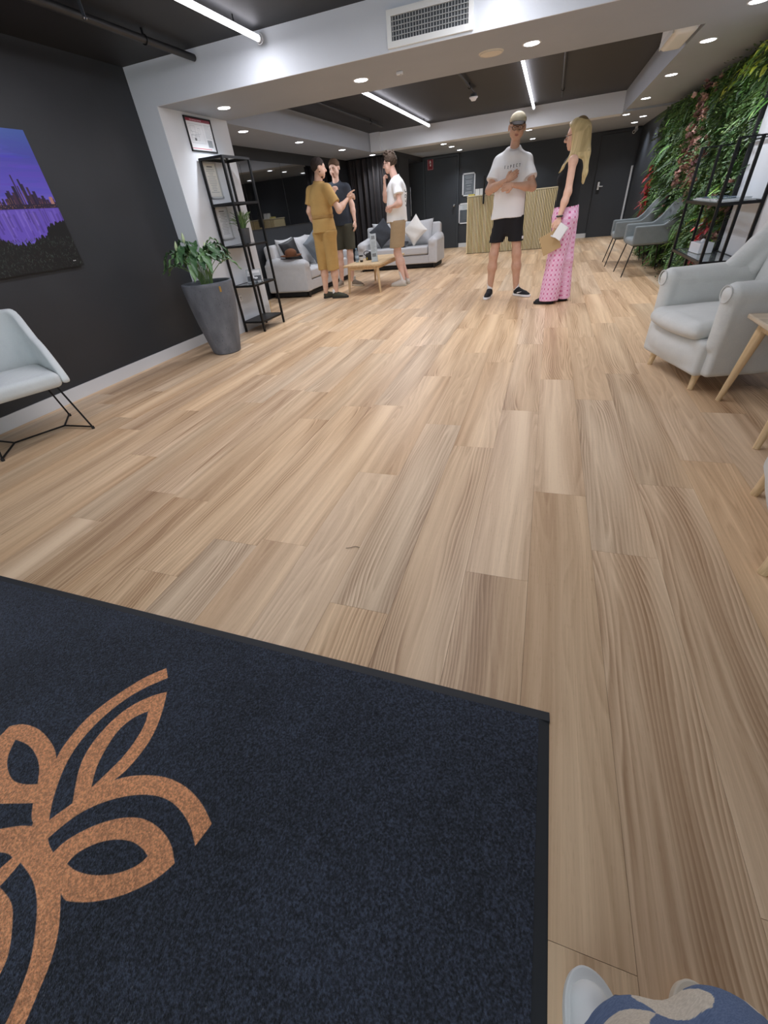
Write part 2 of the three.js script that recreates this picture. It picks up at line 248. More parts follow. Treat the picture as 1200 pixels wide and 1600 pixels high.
// curtain in the alcove
{
  const c = thing('pleated_curtain', 'full height dark pleated curtain behind the navy shirt man', 'curtain', [-4.07, 0, -11.6]);
  const pts = [], n = 240, W = 1.1; for (let i = 0; i <= n; i++) { const x = -W / 2 + W * i / n; pts.push([x, .038 * Math.sin(x * 46 + Math.sin(x * 9)) + .014 * Math.sin(x * 107)]); }
  const s = new THREE.Shape(); pts.forEach((p, i) => i ? s.lineTo(p[0], p[1]) : s.moveTo(p[0], p[1])); for (let i = n; i >= 0; i--) s.lineTo(pts[i][0], pts[i][1] - .005);
  const g = new THREE.ExtrudeGeometry(s, { depth: 2.06, bevelEnabled: false }); g.rotateX(-Math.PI / 2); part('drape', g.translate(0, .02, 0), fabric([38, 36, 38], [52, 48, 49], 8), c);
  part('rail', rod([-.56, 2.085, 0], [.56, 2.085, 0], .012), MT.blackMetal, c);
  for (const x of [-.36, -.14, .1, .33, .47]) part('copper_strip', box(.007, 2.04, .006, x, 1.04, .06), mat(0x4c423e, .5), c);
}

// ---------------------------------------------------------------- lamps
const tubeGlow = new THREE.MeshStandardMaterial({ color: 0xffffff, roughness: .4, emissive: 0xf6f4ff, emissiveIntensity: 4 });
function ledTube(x, z0, z1, label) {
  const t = thing('led_tube_light', label, 'light', [x, 2.33, (z0 + z1) / 2], 0, 'linear tube lights under the ceiling'), L = z1 - z0;
  part('tube', rod([0, 0, -L / 2 + .02], [0, 0, L / 2 - .02], .019, .019, 16), tubeGlow, t);
  for (const s of [-1, 1]) { part('end_cap', rod([0, 0, s * (L / 2 - .02)], [0, 0, s * L / 2], .022, .022, 16), MT.white, t); part('clip_ring', new THREE.TorusGeometry(.03, .003, 8, 28).translate(0, 0, s * (L / 2 + .004)), MT.white, t); }
  for (const f of [-.4, 0, .4]) part('hanger', rod([0, .019, f * L], [0, .06, f * L], .005), MT.blackMetal, t);
  const l = new THREE.RectAreaLight(0xf7f6ff, TUBE_LUM, .036, L - .3); l.position.set(0, -.022, 0); l.rotation.x = -Math.PI / 2; l.name = 'tube_lamp'; t.add(l);
}
ledTube(-2.4, -4.41, -1.0, 'white glowing tube light above the left armchair, ending at the white beam');
ledTube(-.49, -4.41, -1.0, 'white glowing tube light overhead to the right of the air vent');
ledTube(-2.4, -10.5, -6.25, 'white glowing tube light over the coffee table and standing men');
ledTube(-.49, -10.5, -6.25, 'white glowing tube light above the man in the cap');
const discGlow = new THREE.MeshStandardMaterial({ color: 0xffffff, roughness: .4, emissive: 0xf4f8ff, emissiveIntensity: 6 });
function downlight(x, z, y, where) {
  const t = thing('downlight', `small round recessed downlight ${where}`, 'light', [x, y, z], 0, 'recessed downlights');
  part('bezel', lathe([[.056, .0], [.07, -.004], [.073, 0]], 28), MT.white, t);
  part('lens', new THREE.CylinderGeometry(.057, .057, .004, 28).translate(0, -.0025, 0), discGlow, t);
  const l = new THREE.SpotLight(0xf4f7ff, DOWN_CD * 1.6, 0, 1.15, .7, 2); l.position.set(0, -.012, 0); l.target.position.set(0, -2, 0); l.add(l.target); l.target.position.set(0, -1, 0); l.castShadow = true; l.shadow.radius = 2; l.name = 'downlight_lamp'; t.add(l);
}
for (const [x, z, y, w] of [
  [-3.257, -4.994, SY, 'in the beam above the framed evacuation plan'], [-1.783, -5.05, SY, 'in the beam left of the air vent'], [-.299, -5.05, SY, 'in the beam above the capped man'], [1.25, -5.2, SY, 'in the beam at the top right corner'],
  [-3.9, -6.29, SY, 'in the left soffit nearest the white column'], [-3.92, -7.9, SY, 'second in the left soffit, over the sofa arm'], [-3.91, -9.65, SY, 'third in the left soffit, above the navy shirt man'], [-3.87, -11.3, SY, 'last in the left soffit, before the curtain'],
  [1.18, -6.2, SY, 'in the right soffit nearest the viewer'], [1.17, -7.69, SY, 'second in the right soffit above the garden'], [1.155, -9.35, SY, 'third in the right soffit above the grey chairs'],
  [-2.4, -11.9, BY, 'behind the far beam, nearest left of three'], [-2.37, -12.7, BY, 'behind the far beam, middle of three at left'], [-2.37, -13.8, BY, 'behind the far beam, above the charcoal door'],
  [-.6, -11.7, BY, 'behind the far beam beside the cap'], [-.6, -13.7, BY, 'over the counter, behind the cap'], [1.16, -11.65, BY, 'behind the far beam at the right, nearest'], [1.55, -12.4, BY, 'near the back right corner by the side wall'], [1.53, -13.4, BY, 'in the back right corner by the camera dome'],
]) downlight(x, z, y, w);

// ---------------------------------------------------------------- things on the ceiling
{
  const v = thing('air_vent_grille', 'white framed air vent grille set in the front beam', 'vent', [-1.004, 2.2135, ZB]);
  part('backing', box(.58, .125, .004, 0, 0, .003), mat(0x55595c, .8), v);
  part('frame', [box(.645, .034, .022, 0, .08, .011), box(.645, .034, .022, 0, -.08, .011), box(.034, .126, .022, -.3055, 0, .011), box(.034, .126, .022, .3055, 0, .011)], mat(0xeef0ec, .5), v);
  const gm = mat(0xb9bcba, .5), gv = box(.0035, .125, .012), gh = box(.577, .0035, .01);
  for (let i = 0; i < 26; i++) part('vane', gv, gm, v).position.set(-.277 + i * .02216, 0, .011);
  for (let i = 0; i < 4; i++) part('vane', gh, gm, v).position.set(0, -.0375 + i * .025, .014);
  const s = thing('ceiling_speaker', 'round cream speaker plate under the beam beside the vent', 'speaker', [-.62, SY, -5.06]); part('plate', lathe([[0, -.012], [.08, -.011], [.1, -.004], [.102, 0]], 36), mat(0xd9d2c2, .6), s); part('rim', new THREE.TorusGeometry(.09, .004, 8, 36).rotateX(Math.PI / 2).translate(0, -.008, 0), mat(0xcfc8b8, .6), s);
  const q = thing('motion_sensor', 'tiny white sensor box under the beam left of the vent', 'sensor', [-1.41, SY, -5.04]); part('housing', rbox(.06, .022, .03, .006, 0, -.011, 0), MT.white, q); part('lens', new THREE.SphereGeometry(.01, 14, 10).translate(.012, -.02, .004), mat(0xbfc3c4, .4), q);
  const d = thing('smoke_detector', 'white smoke detector hanging from a conduit in the coffer', 'detector', [-1.23, 2.3, -8.25]); part('body', lathe([[0, -.045], [.03, -.042], [.045, -.022], [.06, -.012], [.06, 0], [0, 0]], 30), MT.white, d); part('base', rod([0, 0, 0], [0, .03, 0], .045), mat(0x2a2b2d, .6), d);
  const pipe = (name, a, b, r, label) => { const t = thing(name, label, 'conduit', a); const e = [b[0] - a[0], b[1] - a[1], b[2] - a[2]]; part('pipe', rod([0, 0, 0], e, r, r, 12), mat(0x1b1c1e, .5), t);
    for (const f of [.15, .85]) part('saddle', [new THREE.TorusGeometry(r + .004, .004, 6, 18).translate(e[0] * f, e[1] * f, e[2] * f), box(.012, CY - a[1] - r, .012, e[0] * f, (CY - a[1] + r) / 2, e[2] * f)], MT.blackMetal, t); };
  pipe('ceiling_conduit', [-3.08, 2.33, -4.44], [-3.06, 2.33, -.6], .024, 'dark sprinkler pipe under the ceiling above the left wall picture');
  pipe('ceiling_conduit', [-1.23, 2.345, -8.25], [-1.22, 2.345, -5.58], .014, 'dark conduit running to the smoke detector');
  pipe('ceiling_conduit', [-.03, 2.345, -9.9], [-.04, 2.345, -5.58], .016, 'dark conduit in the coffer right of the capped man');
  pipe('ceiling_conduit', [-3.13, 2.345, -9.8], [-3.1, 2.345, -5.58], .016, 'dark conduit in the coffer near the left soffit');
  const k = thing('pipe_clamp', 'small metal clamp hanging beside the sprinkler pipe', 'clamp', [-3.0, CY, -3.25]); part('strap', box(.025, .1, .004, 0, -.05, 0), mat(0x4a4c50, .5, { metalness: .5 }), k); part('bolt', rod([0, -.09, -.012], [0, -.09, .012], .008), MT.chrome, k);
  const a = thing('wall_air_conditioner', 'white split air conditioner on the right fascia of the coffer', 'air conditioner', [1.0, 2.17, -5.98]);
  part('body', rbox(.2, .2, .66, .05, -.1, .02, 0, 5), mat(0xe2e1da, .45), a); part('louvre', rbox(.012, .05, .6, .005, -.195, -.045, 0), mat(0xcfcfc8, .45), a); part('duct_cover', box(.05, .06, .3, -.03, .04, -.48), mat(0xd5d5d0, .5), a);
  const c = thing('security_camera', 'small white security camera in the back right corner', 'camera', [1.7, BY, -14.3]); part('mount', rod([0, 0, 0], [0, -.05, 0], .03), MT.white, c); part('body', turnG(rod([0, 0, -.07], [0, 0, .07], .035, .03, 16), .45, -.5, 0).translate(-.02, -.085, .03), MT.white, c); part('lens', new THREE.SphereGeometry(.02, 14, 10).translate(-.05, -.11, .09), MT.black, c);
}

// ---------------------------------------------------------------- wall pieces, left
{
  const tex = canvasTex(1024, 768, (c, w, h) => {
    const g = c.createLinearGradient(0, 0, 0, h * .5); g.addColorStop(0, '#3f5fb4'); g.addColorStop(.35, '#4a4bb0'); g.addColorStop(.6, '#5a4fc0'); g.addColorStop(1, '#6f62cf'); c.fillStyle = g; c.fillRect(0, 0, w, h);
    for (let i = 0; i < 60; i++) { c.fillStyle = `rgba(${60 + rnd() * 60},${50 + rnd() * 50},${170 + rnd() * 50},.18)`; c.beginPath(); c.ellipse(rnd() * w, 60 + rnd() * 280, 60 + rnd() * 160, 5 + rnd() * 14, 0, 0, 7); c.fill(); }
    c.fillStyle = '#6a55c0'; c.fillRect(0, 400, w, 190);
    for (let i = 0; i < 90; i++) { const x = rnd() * w; c.fillStyle = rnd() < .5 ? 'rgba(60,42,110,.35)' : 'rgba(150,130,225,.3)'; c.fillRect(x, 410 + rnd() * 40, 4 + rnd() * 14, 40 + rnd() * 120); }
    for (let i = 0; i < 70; i++) { const x = i / 70 * w + rnd() * 10, f = Math.exp(-Math.pow((x - 790) / 90, 2)), bh = 14 + rnd() * 38 + f * (40 + rnd() * 110); c.fillStyle = ['#2c2140', '#3a2848', '#452c44', '#241c38'][i % 4]; c.fillRect(x, 400 - bh, 9 + rnd() * 16, bh); if (rnd() < .5) { c.fillStyle = '#a8764a'; c.fillRect(x + 3, 400 - bh * .6, 2, bh * .4); } }
    c.fillStyle = '#2a2038'; c.fillRect(0, 388, w, 24); for (let i = 0; i < 120; i++) { c.fillStyle = rnd() < .5 ? '#c98e5a' : '#7c5560'; c.fillRect(rnd() * w, 392 + rnd() * 16, 4, 3); }
    c.fillStyle = '#b58072'; c.fillRect(985, 350, 26, 40);
    c.fillStyle = '#17191a'; c.beginPath(); c.moveTo(0, h); c.lineTo(0, 520); for (let x = 0; x <= w; x += 8) { const y = x > 860 ? 470 + rnd() * 24 + (1024 - x) * .2 : 560 + Math.sin(x * .012) * 25 + rnd() * 30; c.lineTo(x, y); } c.lineTo(w, h); c.fill();
    for (let i = 0; i < 1500; i++) { const x = rnd() * w, y = 580 + rnd() * 188; c.strokeStyle = ['#24302a', '#3c4640', '#55605a', '#101214', '#3a3030'][i % 5]; c.lineWidth = 1 + rnd() * 2; c.beginPath(); c.moveTo(x, y); c.lineTo(x + (rnd() - .5) * 24, y - rnd() * 18); c.stroke(); }
    c.fillStyle = '#d8d8d8'; c.fillRect(948, 728, 10, 5); c.fillRect(962, 728, 8, 5);
  });
  const p = thing('canvas_picture', 'unframed blue and purple dusk city skyline picture on the black wall', 'picture', [WLX, .979, -2.575]);
  const g = new THREE.PlaneGeometry(1.15, .88).rotateY(Math.PI / 2).translate(.0325, .44, 0);
  part('canvas', rbox(.03, .88, 1.15, .003, .016, .44, 0), mat(0x17181c, .6), p); part('print', g, phys(0xffffff, .35, { map: tex }), p);
}
const notice = (w, h, draw) => canvasTex(w, h, draw);
{
  const plan = notice(320, 230, (c, w, h) => { c.fillStyle = '#eef0f2'; c.fillRect(0, 0, w, h); c.fillStyle = '#8d2038'; c.fillRect(4, 4, w - 8, 22); c.fillStyle = '#e9d5d8'; c.font = 'bold 13px sans-serif'; c.fillText('EVACUATION DIAGRAM', 60, 20); c.strokeStyle = '#9aa0a6'; c.lineWidth = 1.5; c.strokeRect(28, 44, 170, 130); for (let i = 0; i < 9; i++) { c.strokeRect(30 + rnd() * 110, 48 + rnd() * 80, 18 + rnd() * 36, 14 + rnd() * 30); } c.fillStyle = '#3a3d40'; c.fillRect(70, 140, 22, 18); c.fillStyle = '#aab0b4'; for (let i = 0; i < 11; i++) c.fillRect(222, 40 + i * 9, 60 + rnd() * 24, 3); c.fillStyle = '#8f979b'; c.fillRect(226, 146, 60, 52); c.fillStyle = '#c04050'; c.fillRect(10, h - 20, w - 70, 5); });
  const cert = k => notice(160, 220, (c, w, h) => { c.fillStyle = k ? '#dfe2e5' : '#e3e0d6'; c.fillRect(0, 0, w, h); c.strokeStyle = '#b4ac98'; c.strokeRect(10, 10, w - 20, h - 20); c.fillStyle = '#8d9196'; for (let i = 0; i < 14; i++) { const q = 40 + rnd() * 70; c.fillRect(w / 2 - q / 2, 40 + i * 11, q, 2.5); } c.fillStyle = '#5a5e63'; c.fillRect(45, 22, 70, 6); });
  const framed = (name, label, z0, z1, y0, y1, tex, fm, fw) => { const t = thing(name, label, 'framed notice', [-3.63, (y0 + y1) / 2, (z0 + z1) / 2]); const W = z0 - z1, H = y1 - y0;
    part('frame', [box(.014, fw, W, .007, H / 2 - fw / 2, 0), box(.014, fw, W, .007, -H / 2 + fw / 2, 0), box(.014, H, fw, .007, 0, W / 2 - fw / 2), box(.014, H, fw, .007, 0, -W / 2 + fw / 2)], fm, t);
    part('sheet', new THREE.PlaneGeometry(W - fw, H - fw).rotateY(Math.PI / 2).translate(.006, 0, 0), phys(0xffffff, .3, { map: tex }), t); };
  framed('evacuation_plan', 'black framed evacuation plan at the top of the white column', -4.79, -5.22, 1.80, 2.075, plan, MT.black, .012);
  framed('framed_certificate', 'silver framed certificate behind the upper tier of the left shelf', -4.88, -5.12, 1.40, 1.722, cert(0), mat(0xb8babb, .4), .016);
  framed('framed_certificate', 'silver framed certificate behind the potted grass', -4.89, -5.12, 1.01, 1.322, cert(1), mat(0xb8babb, .4), .014);
  const o = thing('power_outlet', 'white double power outlet low on the white column', 'outlet', [-3.63, .387, -4.9]); part('plate', rbox(.01, .075, .118, .003, .005, 0, 0), MT.white, o); for (const s of [-1, 1]) part('socket', [box(.003, .016, .004, .011, .006, s * .028 - .008), box(.003, .016, .004, .011, .006, s * .028 + .008), box(.003, .016, .004, .011, -.014, s * .028)], MT.black, o);
}
// back wall signs
{
  const fire = canvasTex(96, 144, (c, w, h) => { c.fillStyle = '#8c2530'; c.fillRect(0, 0, w, h); c.strokeStyle = '#e6d9d6'; c.lineWidth = 3; c.strokeRect(7, 7, w - 14, h - 14); c.fillStyle = '#efe6da'; c.fillRect(40, 40, 20, 58); c.fillRect(44, 28, 12, 14); c.fillRect(32, 30, 24, 5); c.beginPath(); c.moveTo(32, 32); c.lineTo(28, 64); c.lineTo(32, 64); c.lineTo(37, 35); c.fill(); c.fillStyle = '#8c2530'; c.fillRect(44, 60, 12, 14); });
  const s = thing('fire_extinguisher_sign', 'red fire extinguisher sign high on the charcoal door', 'sign', [-3.277, 1.985, ZW + .045]); part('plate', box(.165, .25, .004, 0, 0, .002), mat(0x8c2530, .4), s); part('face', new THREE.PlaneGeometry(.165, .25).translate(0, 0, .0045), mat(0xffffff, .4, { map: fire }), s);
  const board = (k) => canvasTex(160, 232, (c, w, h) => { c.fillStyle = '#6a7177'; c.fillRect(0, 0, w, h); c.fillStyle = '#aeb4b8'; const L = [110, 120, 90, 0, 100, 80, 96, 0, 60, 0, 70, 60, 0, 96, 110]; L.forEach((q, i) => q && c.fillRect(w / 2 - q / 2, 16 + i * 14, q, i === 8 || i > 12 ? 6 : 4)); if (k) { c.fillStyle = '#d5dadd'; c.fillRect(0, 0, w, 70); c.fillStyle = '#9aa1a6'; for (let i = 0; i < 4; i++) c.fillRect(30, 14 + i * 12, 100, 4); c.fillStyle = '#5a6167'; c.fillRect(0, 74, w, h - 74); c.fillStyle = '#727a80'; for (let i = 0; i < 5; i++) c.fillRect(34, 100 + i * 20, 80, 5); } });
  const fr = (label, x, y, w, h, tex) => { const t = thing('notice_frame', label, 'notice', [x, y, ZW]); part('frame', [box(w, .03, .015, 0, h / 2 - .015, .0075), box(w, .03, .015, 0, -h / 2 + .015, .0075), box(.03, h, .015, -w / 2 + .015, 0, .0075), box(.03, h, .015, w / 2 - .015, 0, .0075)], MT.white, t); part('sheet', new THREE.PlaneGeometry(w - .05, h - .05).translate(0, 0, .006), phys(0xffffff, .35, { map: tex }), t); };
  fr('white framed grey notice board above the counter end', -2.212, 1.449, .35, .5, board(0)); fr('white framed notice low on the wall beside the counter', -2.25, .807, .45, .48, board(1));
}

// ---------------------------------------------------------------- entrance mat
{
  const X1 = .163, X0 = -2.45, Z0 = -.645, Z1 = .95, b = .028, W = X1 - X0, D = Z1 - Z0;
  const orange = [
    [[-1.014, -.466], [-1.057, -.426], [-1.089, -.377], [-1.115, -.326], [-1.135, -.272], [-1.137, -.214], [-1.128, -.161], [-1.1, -.124], [-1.075, -.092], [-1.033, -.017], [-.986, -.025], [-1.013, -.051], [-1.043, -.086], [-1.076, -.139], [-1.094, -.194], [-1.093, -.259], [-1.074, -.325], [-1.041, -.382], [-.983, -.439]],
    [[-.951, -.399], [-.994, -.373], [-1.036, -.325], [-1.054, -.27], [-1.056, -.205], [-1.035, -.151], [-.973, -.081], [-.95, -.113], [-.901, -.166], [-.891, -.218], [-.892, -.279], [-.919, -.347]],
    [[-1.011, -.017], [-1.0, -.041], [-.976, -.083], [-.946, -.13], [-.901, -.166], [-.842, -.191], [-.778, -.204], [-.713, -.202], [-.648, -.184], [-.593, -.153], [-.604, -.105], [-.642, -.135], [-.695, -.156], [-.742, -.164], [-.798, -.157], [-.853, -.136], [-.899, -.108], [-.937, -.074], [-.957, -.037], [-.968, -.009]],
    [[-.929, .006], [-.922, -.018], [-.896, -.049], [-.857, -.08], [-.808, -.104], [-.757, -.114], [-.701, -.107], [-.659, -.091], [-.629, -.065], [-.645, -.036], [-.673, -.008], [-.71, .019], [-.759, .043], [-.801, .056], [-.834, .061]],
    [[-1.033, -.017], [-.986, -.025], [-.962, -.006], [-.929, .006], [-.896, .011], [-.829, .064], [-.79, .098], [-.764, .137], [-.752, .172], [-.738, .208], [-.725, .26], [-.77, .27], [-.774, .219], [-.789, .184], [-.805, .15], [-.84, .114], [-.88, .08], [-.926, .056], [-.988, .043], [-.989, .075], [-.997, .106], [-1.033, .083], [-1.017, .042], [-1.042, .04], [-1.081, .052], [-1.129, .022], [-1.066, -.008]],
    [[-1.352, -.121], [-1.352, -.148], [-1.353, -.177], [-1.322, -.195], [-1.258, -.199], [-1.191, -.185], [-1.128, -.161], [-1.087, -.12], [-1.033, -.06], [-1.003, -.02], [-1.044, -.021], [-1.079, -.053], [-1.123, -.039], [-1.192, -.018], [-1.29, -.05]],
    [[-1.027, .087], [-.992, .088], [-.935, .097], [-.902, .119], [-.861, .154], [-.849, .182], [-.85, .199], [-.9, .26], [-1.0, .2], [-1.05, .14]]];
  const navy = [
    [[-.963, -.332], [-.992, -.307], [-1.01, -.264], [-1.002, -.212], [-.986, -.165], [-.957, -.126], [-.944, -.169], [-.933, -.214], [-.935, -.262], [-.943, -.301]],
    [[-.876, .011], [-.872, -.011], [-.842, -.039], [-.803, -.059], [-.762, -.068], [-.725, -.065], [-.7, -.057], [-.71, -.036], [-.743, -.012], [-.79, .007], [-.84, .015]],
    [[-1.293, -.154], [-1.245, -.156], [-1.199, -.146], [-1.148, -.123], [-1.111, -.089], [-1.147, -.077], [-1.188, -.074], [-1.238, -.092], [-1.271, -.117]]];
  const S = 2048, H = Math.round(S * D / W), px = x => (x - X0) / W * S, pz = z => (z - Z0) / D * H;
  const pile = canvasTex(S, H, (c, w, h) => {
    c.fillStyle = '#2c313c'; c.fillRect(0, 0, w, h);
    const shape = (P, col) => { c.fillStyle = col; c.beginPath(); const n = P.length; for (let i = 0; i <= n; i++) { const a = P[i % n], d = P[(i + 1) % n], ang = [P[(i + n - 1) % n], a, d], v1 = [ang[0][0] - a[0], ang[0][1] - a[1]], v2 = [d[0] - a[0], d[1] - a[1]], cs = (v1[0] * v2[0] + v1[1] * v2[1]) / (Math.hypot(...v1) * Math.hypot(...v2)); const mx = (a[0] + d[0]) / 2, mz = (a[1] + d[1]) / 2; if (i === 0) c.moveTo(px(mx), pz(mz)); else if (cs > -.55) { c.lineTo(px(a[0]), pz(a[1])); c.lineTo(px(mx), pz(mz)); } else c.quadraticCurveTo(px(a[0]), pz(a[1]), px(mx), pz(mz)); } c.closePath(); c.fill(); };
    for (const f of [0, 1]) { if (f) { c.save(); c.translate(px(-1.5) * 2, 0); c.scale(-1, 1); c.beginPath(); c.rect(px(-1.5), 0, w, h); c.clip(); } else { c.save(); c.beginPath(); c.rect(px(-1.5), 0, w, h); c.clip(); } for (const P of orange) shape(P, '#dc996c'); for (const P of navy) shape(P, '#2c313c'); c.restore(); }
    const im = c.getImageData(0, 0, w, h), d = im.data;
    for (let j = 0, k = 0; j < h; j++) for (let i = 0; i < w; i++, k += 4) { const t = (n2(i / 2.6, j / 2.6) - .5) * .62 + (h2(i, j) - .5) * .3 + (fbm(i / 150, j / 150) - .5) * .22; const f = 1 + t * (d[k] > 120 ? .6 : 1.6); for (let q = 0; q < 3; q++) d[k + q] = clamp(d[k + q] * f, 0, 255); }
    c.putImageData(im, 0, 0);
    for (let i = 0; i < 150; i++) { const x = rnd() * w, y = rnd() * h; c.fillStyle = 'rgba(170,165,160,.55)'; c.fillRect(x, y, 1.4, 2.2); }
    for (let i = 0; i < 240; i++) { const x = px(-.53) + (rnd() + rnd() - 1) * 60, y = pz(.175) + (rnd() + rnd() - 1) * 40; c.fillStyle = 'rgba(150,158,170,.35)'; c.fillRect(x, y, 2, 5); }
  });
  const bump = dataTex(1024, 1024, (i, j) => { const v = 30 + 190 * n2(i / 2.1, j / 2.1) + 30 * h2(i, j); return [clamp(v, 0, 255), clamp(v, 0, 255), clamp(v, 0, 255)]; }, false, true); bump.repeat.set(3.2, 2);
  const m = thing('entrance_mat', 'navy carpet entrance mat with a rust orange flower emblem', 'mat', [(X0 + X1) / 2, 0, (Z0 + Z1) / 2]);
  const g = new THREE.BoxGeometry(W - 2 * b, .008, D - 2 * b).translate(0, .0045, 0), p = g.attributes.position, u = g.attributes.uv; for (let i = 0; i < p.count; i++) u.setXY(i, p.getX(i) / W + .5, .5 - p.getZ(i) / D);
  part('pile', g, phys(0xffffff, 1, { map: pile, bumpMap: bump, bumpScale: .004, sheen: .55, sheenRoughness: .6, sheenColor: new THREE.Color(.38, .4, .46) }), m);
  const rub = mat(0x24272b, .7), ramp = (len, horizontal, x, z, flip) => { const s = new THREE.Shape(); s.moveTo(0, 0); s.lineTo(b, 0); s.lineTo(b, .007); s.lineTo(.003, .0018); s.closePath(); const e = new THREE.ExtrudeGeometry(s, { depth: len, bevelEnabled: false }); if (!horizontal) { e.translate(-b / 2, 0, -len / 2); if (flip) e.rotateY(Math.PI); } else { e.translate(-b / 2, 0, -len / 2); e.rotateY(flip ? Math.PI / 2 : -Math.PI / 2); } return e.translate(x, 0, z); };
  part('rubber_edge', ramp(D - 2 * b, false, -W / 2 + b / 2, 0, false), rub, m); part('rubber_edge', ramp(D - 2 * b, false, W / 2 - b / 2, 0, true), rub, m); part('rubber_edge', ramp(W, true, 0, -D / 2 + b / 2, false), rub, m); part('rubber_edge', ramp(W, true, 0, D / 2 - b / 2, true), rub, m);
}
solo('dry_twig', tube([[-.655, .003, -1.15], [-.635, .004, -1.156], [-.62, .003, -1.168], [-.598, .004, -1.165]], .0012, 12, 5), mat(0x4a3626, .8), 'tiny dark dry twig lying on the floor before the mat', 'twig');

// ---------------------------------------------------------------- planter with peace lily
{
  const conc = dataTex(512, 512, (i, j) => { const a = fbm(i / 70, j / 50), s = h2(i, j); let v = (a - .5) * 46 + (s - .5) * 12; if (n2(i / 3.4 + 5, j / 3.4) > .93) v -= 40; return [104 + v, 108 + v, 115 + v * 1.02].map(q => clamp(q, 0, 255)); }, true, true); conc.repeat.set(2, 1);
  const t = thing('planter_pot', 'tall tapered grey concrete planter before the white column', 'planter', [-3.29, 0, -3.98]);
  part('pot', lathe([[0, 0], [.135, 0], [.15, .012], [.178, .14], [.212, .32], [.238, .5], [.252, .66], [.254, .69], [.25, .7], [.232, .7], [.226, .68], [.22, .6], [0, .6]], 56), mat(0xffffff, .75, { map: conc, bumpMap: conc, bumpScale: .002 }), t);
  part('soil', lathe([[0, .625], [.1, .63], [.222, .615]], 32), mat(0x2a211b, .95), t);
  part('gold_tag', rbox(.02, .05, .003, .001).rotateY(1.1).translate(.232, .64, .11), mat(0xb08d4a, .4, { metalness: .6 }), t);
  const l = thing('peace_lily', 'leafy green peace lily with pale buds growing in the concrete planter', 'plant', [-3.29, .625, -3.98]);
  const leafMats = [[62, 94, 58], [80, 114, 70], [54, 84, 54], [100, 134, 86]].map(c => phys(new THREE.Color(`rgb(${c.join(',')})`), .42, { side: THREE.DoubleSide }));
  const blade = (P, w) => { const cv = new THREE.CatmullRomCurve3(P.map(q => V(...q))), n = 12, pos = [], idx = [], uv = []; for (let i = 0; i <= n; i++) { const s = i / n, c = cv.getPoint(s), tg = cv.getTangent(s), side = V(-tg.z, 0, tg.x); if (side.length() < .05) side.set(1, 0, 0); side.normalize(); const up = side.clone().cross(tg).normalize(), ww = w * Math.pow(Math.sin(Math.PI * Math.pow(s, .8) * .985 + .012), .8); for (const q of [-1, -.5, 0, .5, 1]) { const dz = -.22 * ww * (1 - Math.abs(q)) + .012 * Math.sin(s * 22 + q * 3) * Math.abs(q); const v = c.clone().addScaledVector(side, q * ww).addScaledVector(up, dz); pos.push(v.x, v.y, v.z); uv.push(q, s); } } for (let i = 0; i < n; i++) for (let q = 0; q < 4; q++) { const a = i * 5 + q; idx.push(a, a + 1, a + 5, a + 1, a + 6, a + 5); } const g = new THREE.BufferGeometry(); g.setAttribute('position', new THREE.Float32BufferAttribute(pos, 3)); g.setAttribute('uv', new THREE.Float32BufferAttribute(uv, 2)); g.setIndex(idx); g.computeVertexNormals(); return g; };
  const stemM = mat(0x7d9a5e, .5);
  for (let i = 0; i < 52; i++) { const a = i * 2.4 + rr(-.3, .3), R = rr(.1, .42), top = rr(.27, .42) * (1.08 - R * .8), b = [Math.cos(a) * .05, 0, Math.sin(a) * .05], k = [Math.cos(a) * R * .5, top, Math.sin(a) * R * .5], L = rr(.14, .22), e = [Math.cos(a) * (R * .5 + L), top - rr(-.02, .14), Math.sin(a) * (R * .5 + L)], m = [(k[0] + e[0]) / 2, Math.max(k[1], e[1]) + .035, (k[2] + e[2]) / 2];
    part('leaf', blade([k, m, e], rr(.026, .048)), leafMats[i % 4], l); part('stem', tube([b, [b[0] * 1.5, top * .55, b[2] * 1.5], k], .0035, 8, 5), stemM, l); }
  for (const [dx, h, dz] of [[-.09, .42, .04], [.13, .33, .0], [-.16, .36, .1]]) { const st = part('stem', tube([[0, 0, 0], [dx * .5, h * .6, dz * .5], [dx, h, dz]], .003, 10, 5), stemM, l); part('flower_bud', lathe([[0, 0], [.012, .015], [.016, .04], [.01, .07], [0, .095]], 12).rotateZ(dx * 1.5).translate(dx, h - .005, dz), mat(0xb9c79a, .5), st, 'pale green flower bud'); }
}

// ---------------------------------------------------------------- open metal shelves
function etagere(label, pos, W, D, H, levels, posts, glassMat) {                 // W along z, D along x
  const t = thing('metal_shelf', label, 'shelf', pos); const r = .0125;
  for (const [x, z] of posts) part('post', box(.022, H, .022, x, H / 2, z), MT.blackMetal, t);
  for (const y of levels) { const fr = part('shelf_frame', [box(D, .022, .02, 0, y, -W / 2), box(D, .022, .02, 0, y, W / 2), box(.02, .022, W - .02, -D / 2, y, 0), box(.02, .022, W - .02, D / 2, y, 0)], MT.blackMetal, t); part('shelf_board', box(D - .02, .006, W - .02, 0, y + .006, 0), y < .2 ? mat(0x1b1c1e, .5) : glassMat, fr); }
  if (H < 1.5) part('top_rail', [box(D, .01, .01, 0, H - .005, -W / 2), box(D, .01, .01, 0, H - .005, W / 2), box(.01, .01, W, D / 2, H - .005, 0)], MT.blackMetal, t);
  return t;
}
const smoked = phys(0x8e9698, .05, { transmission: .8, thickness: 0, ior: 1.45 });
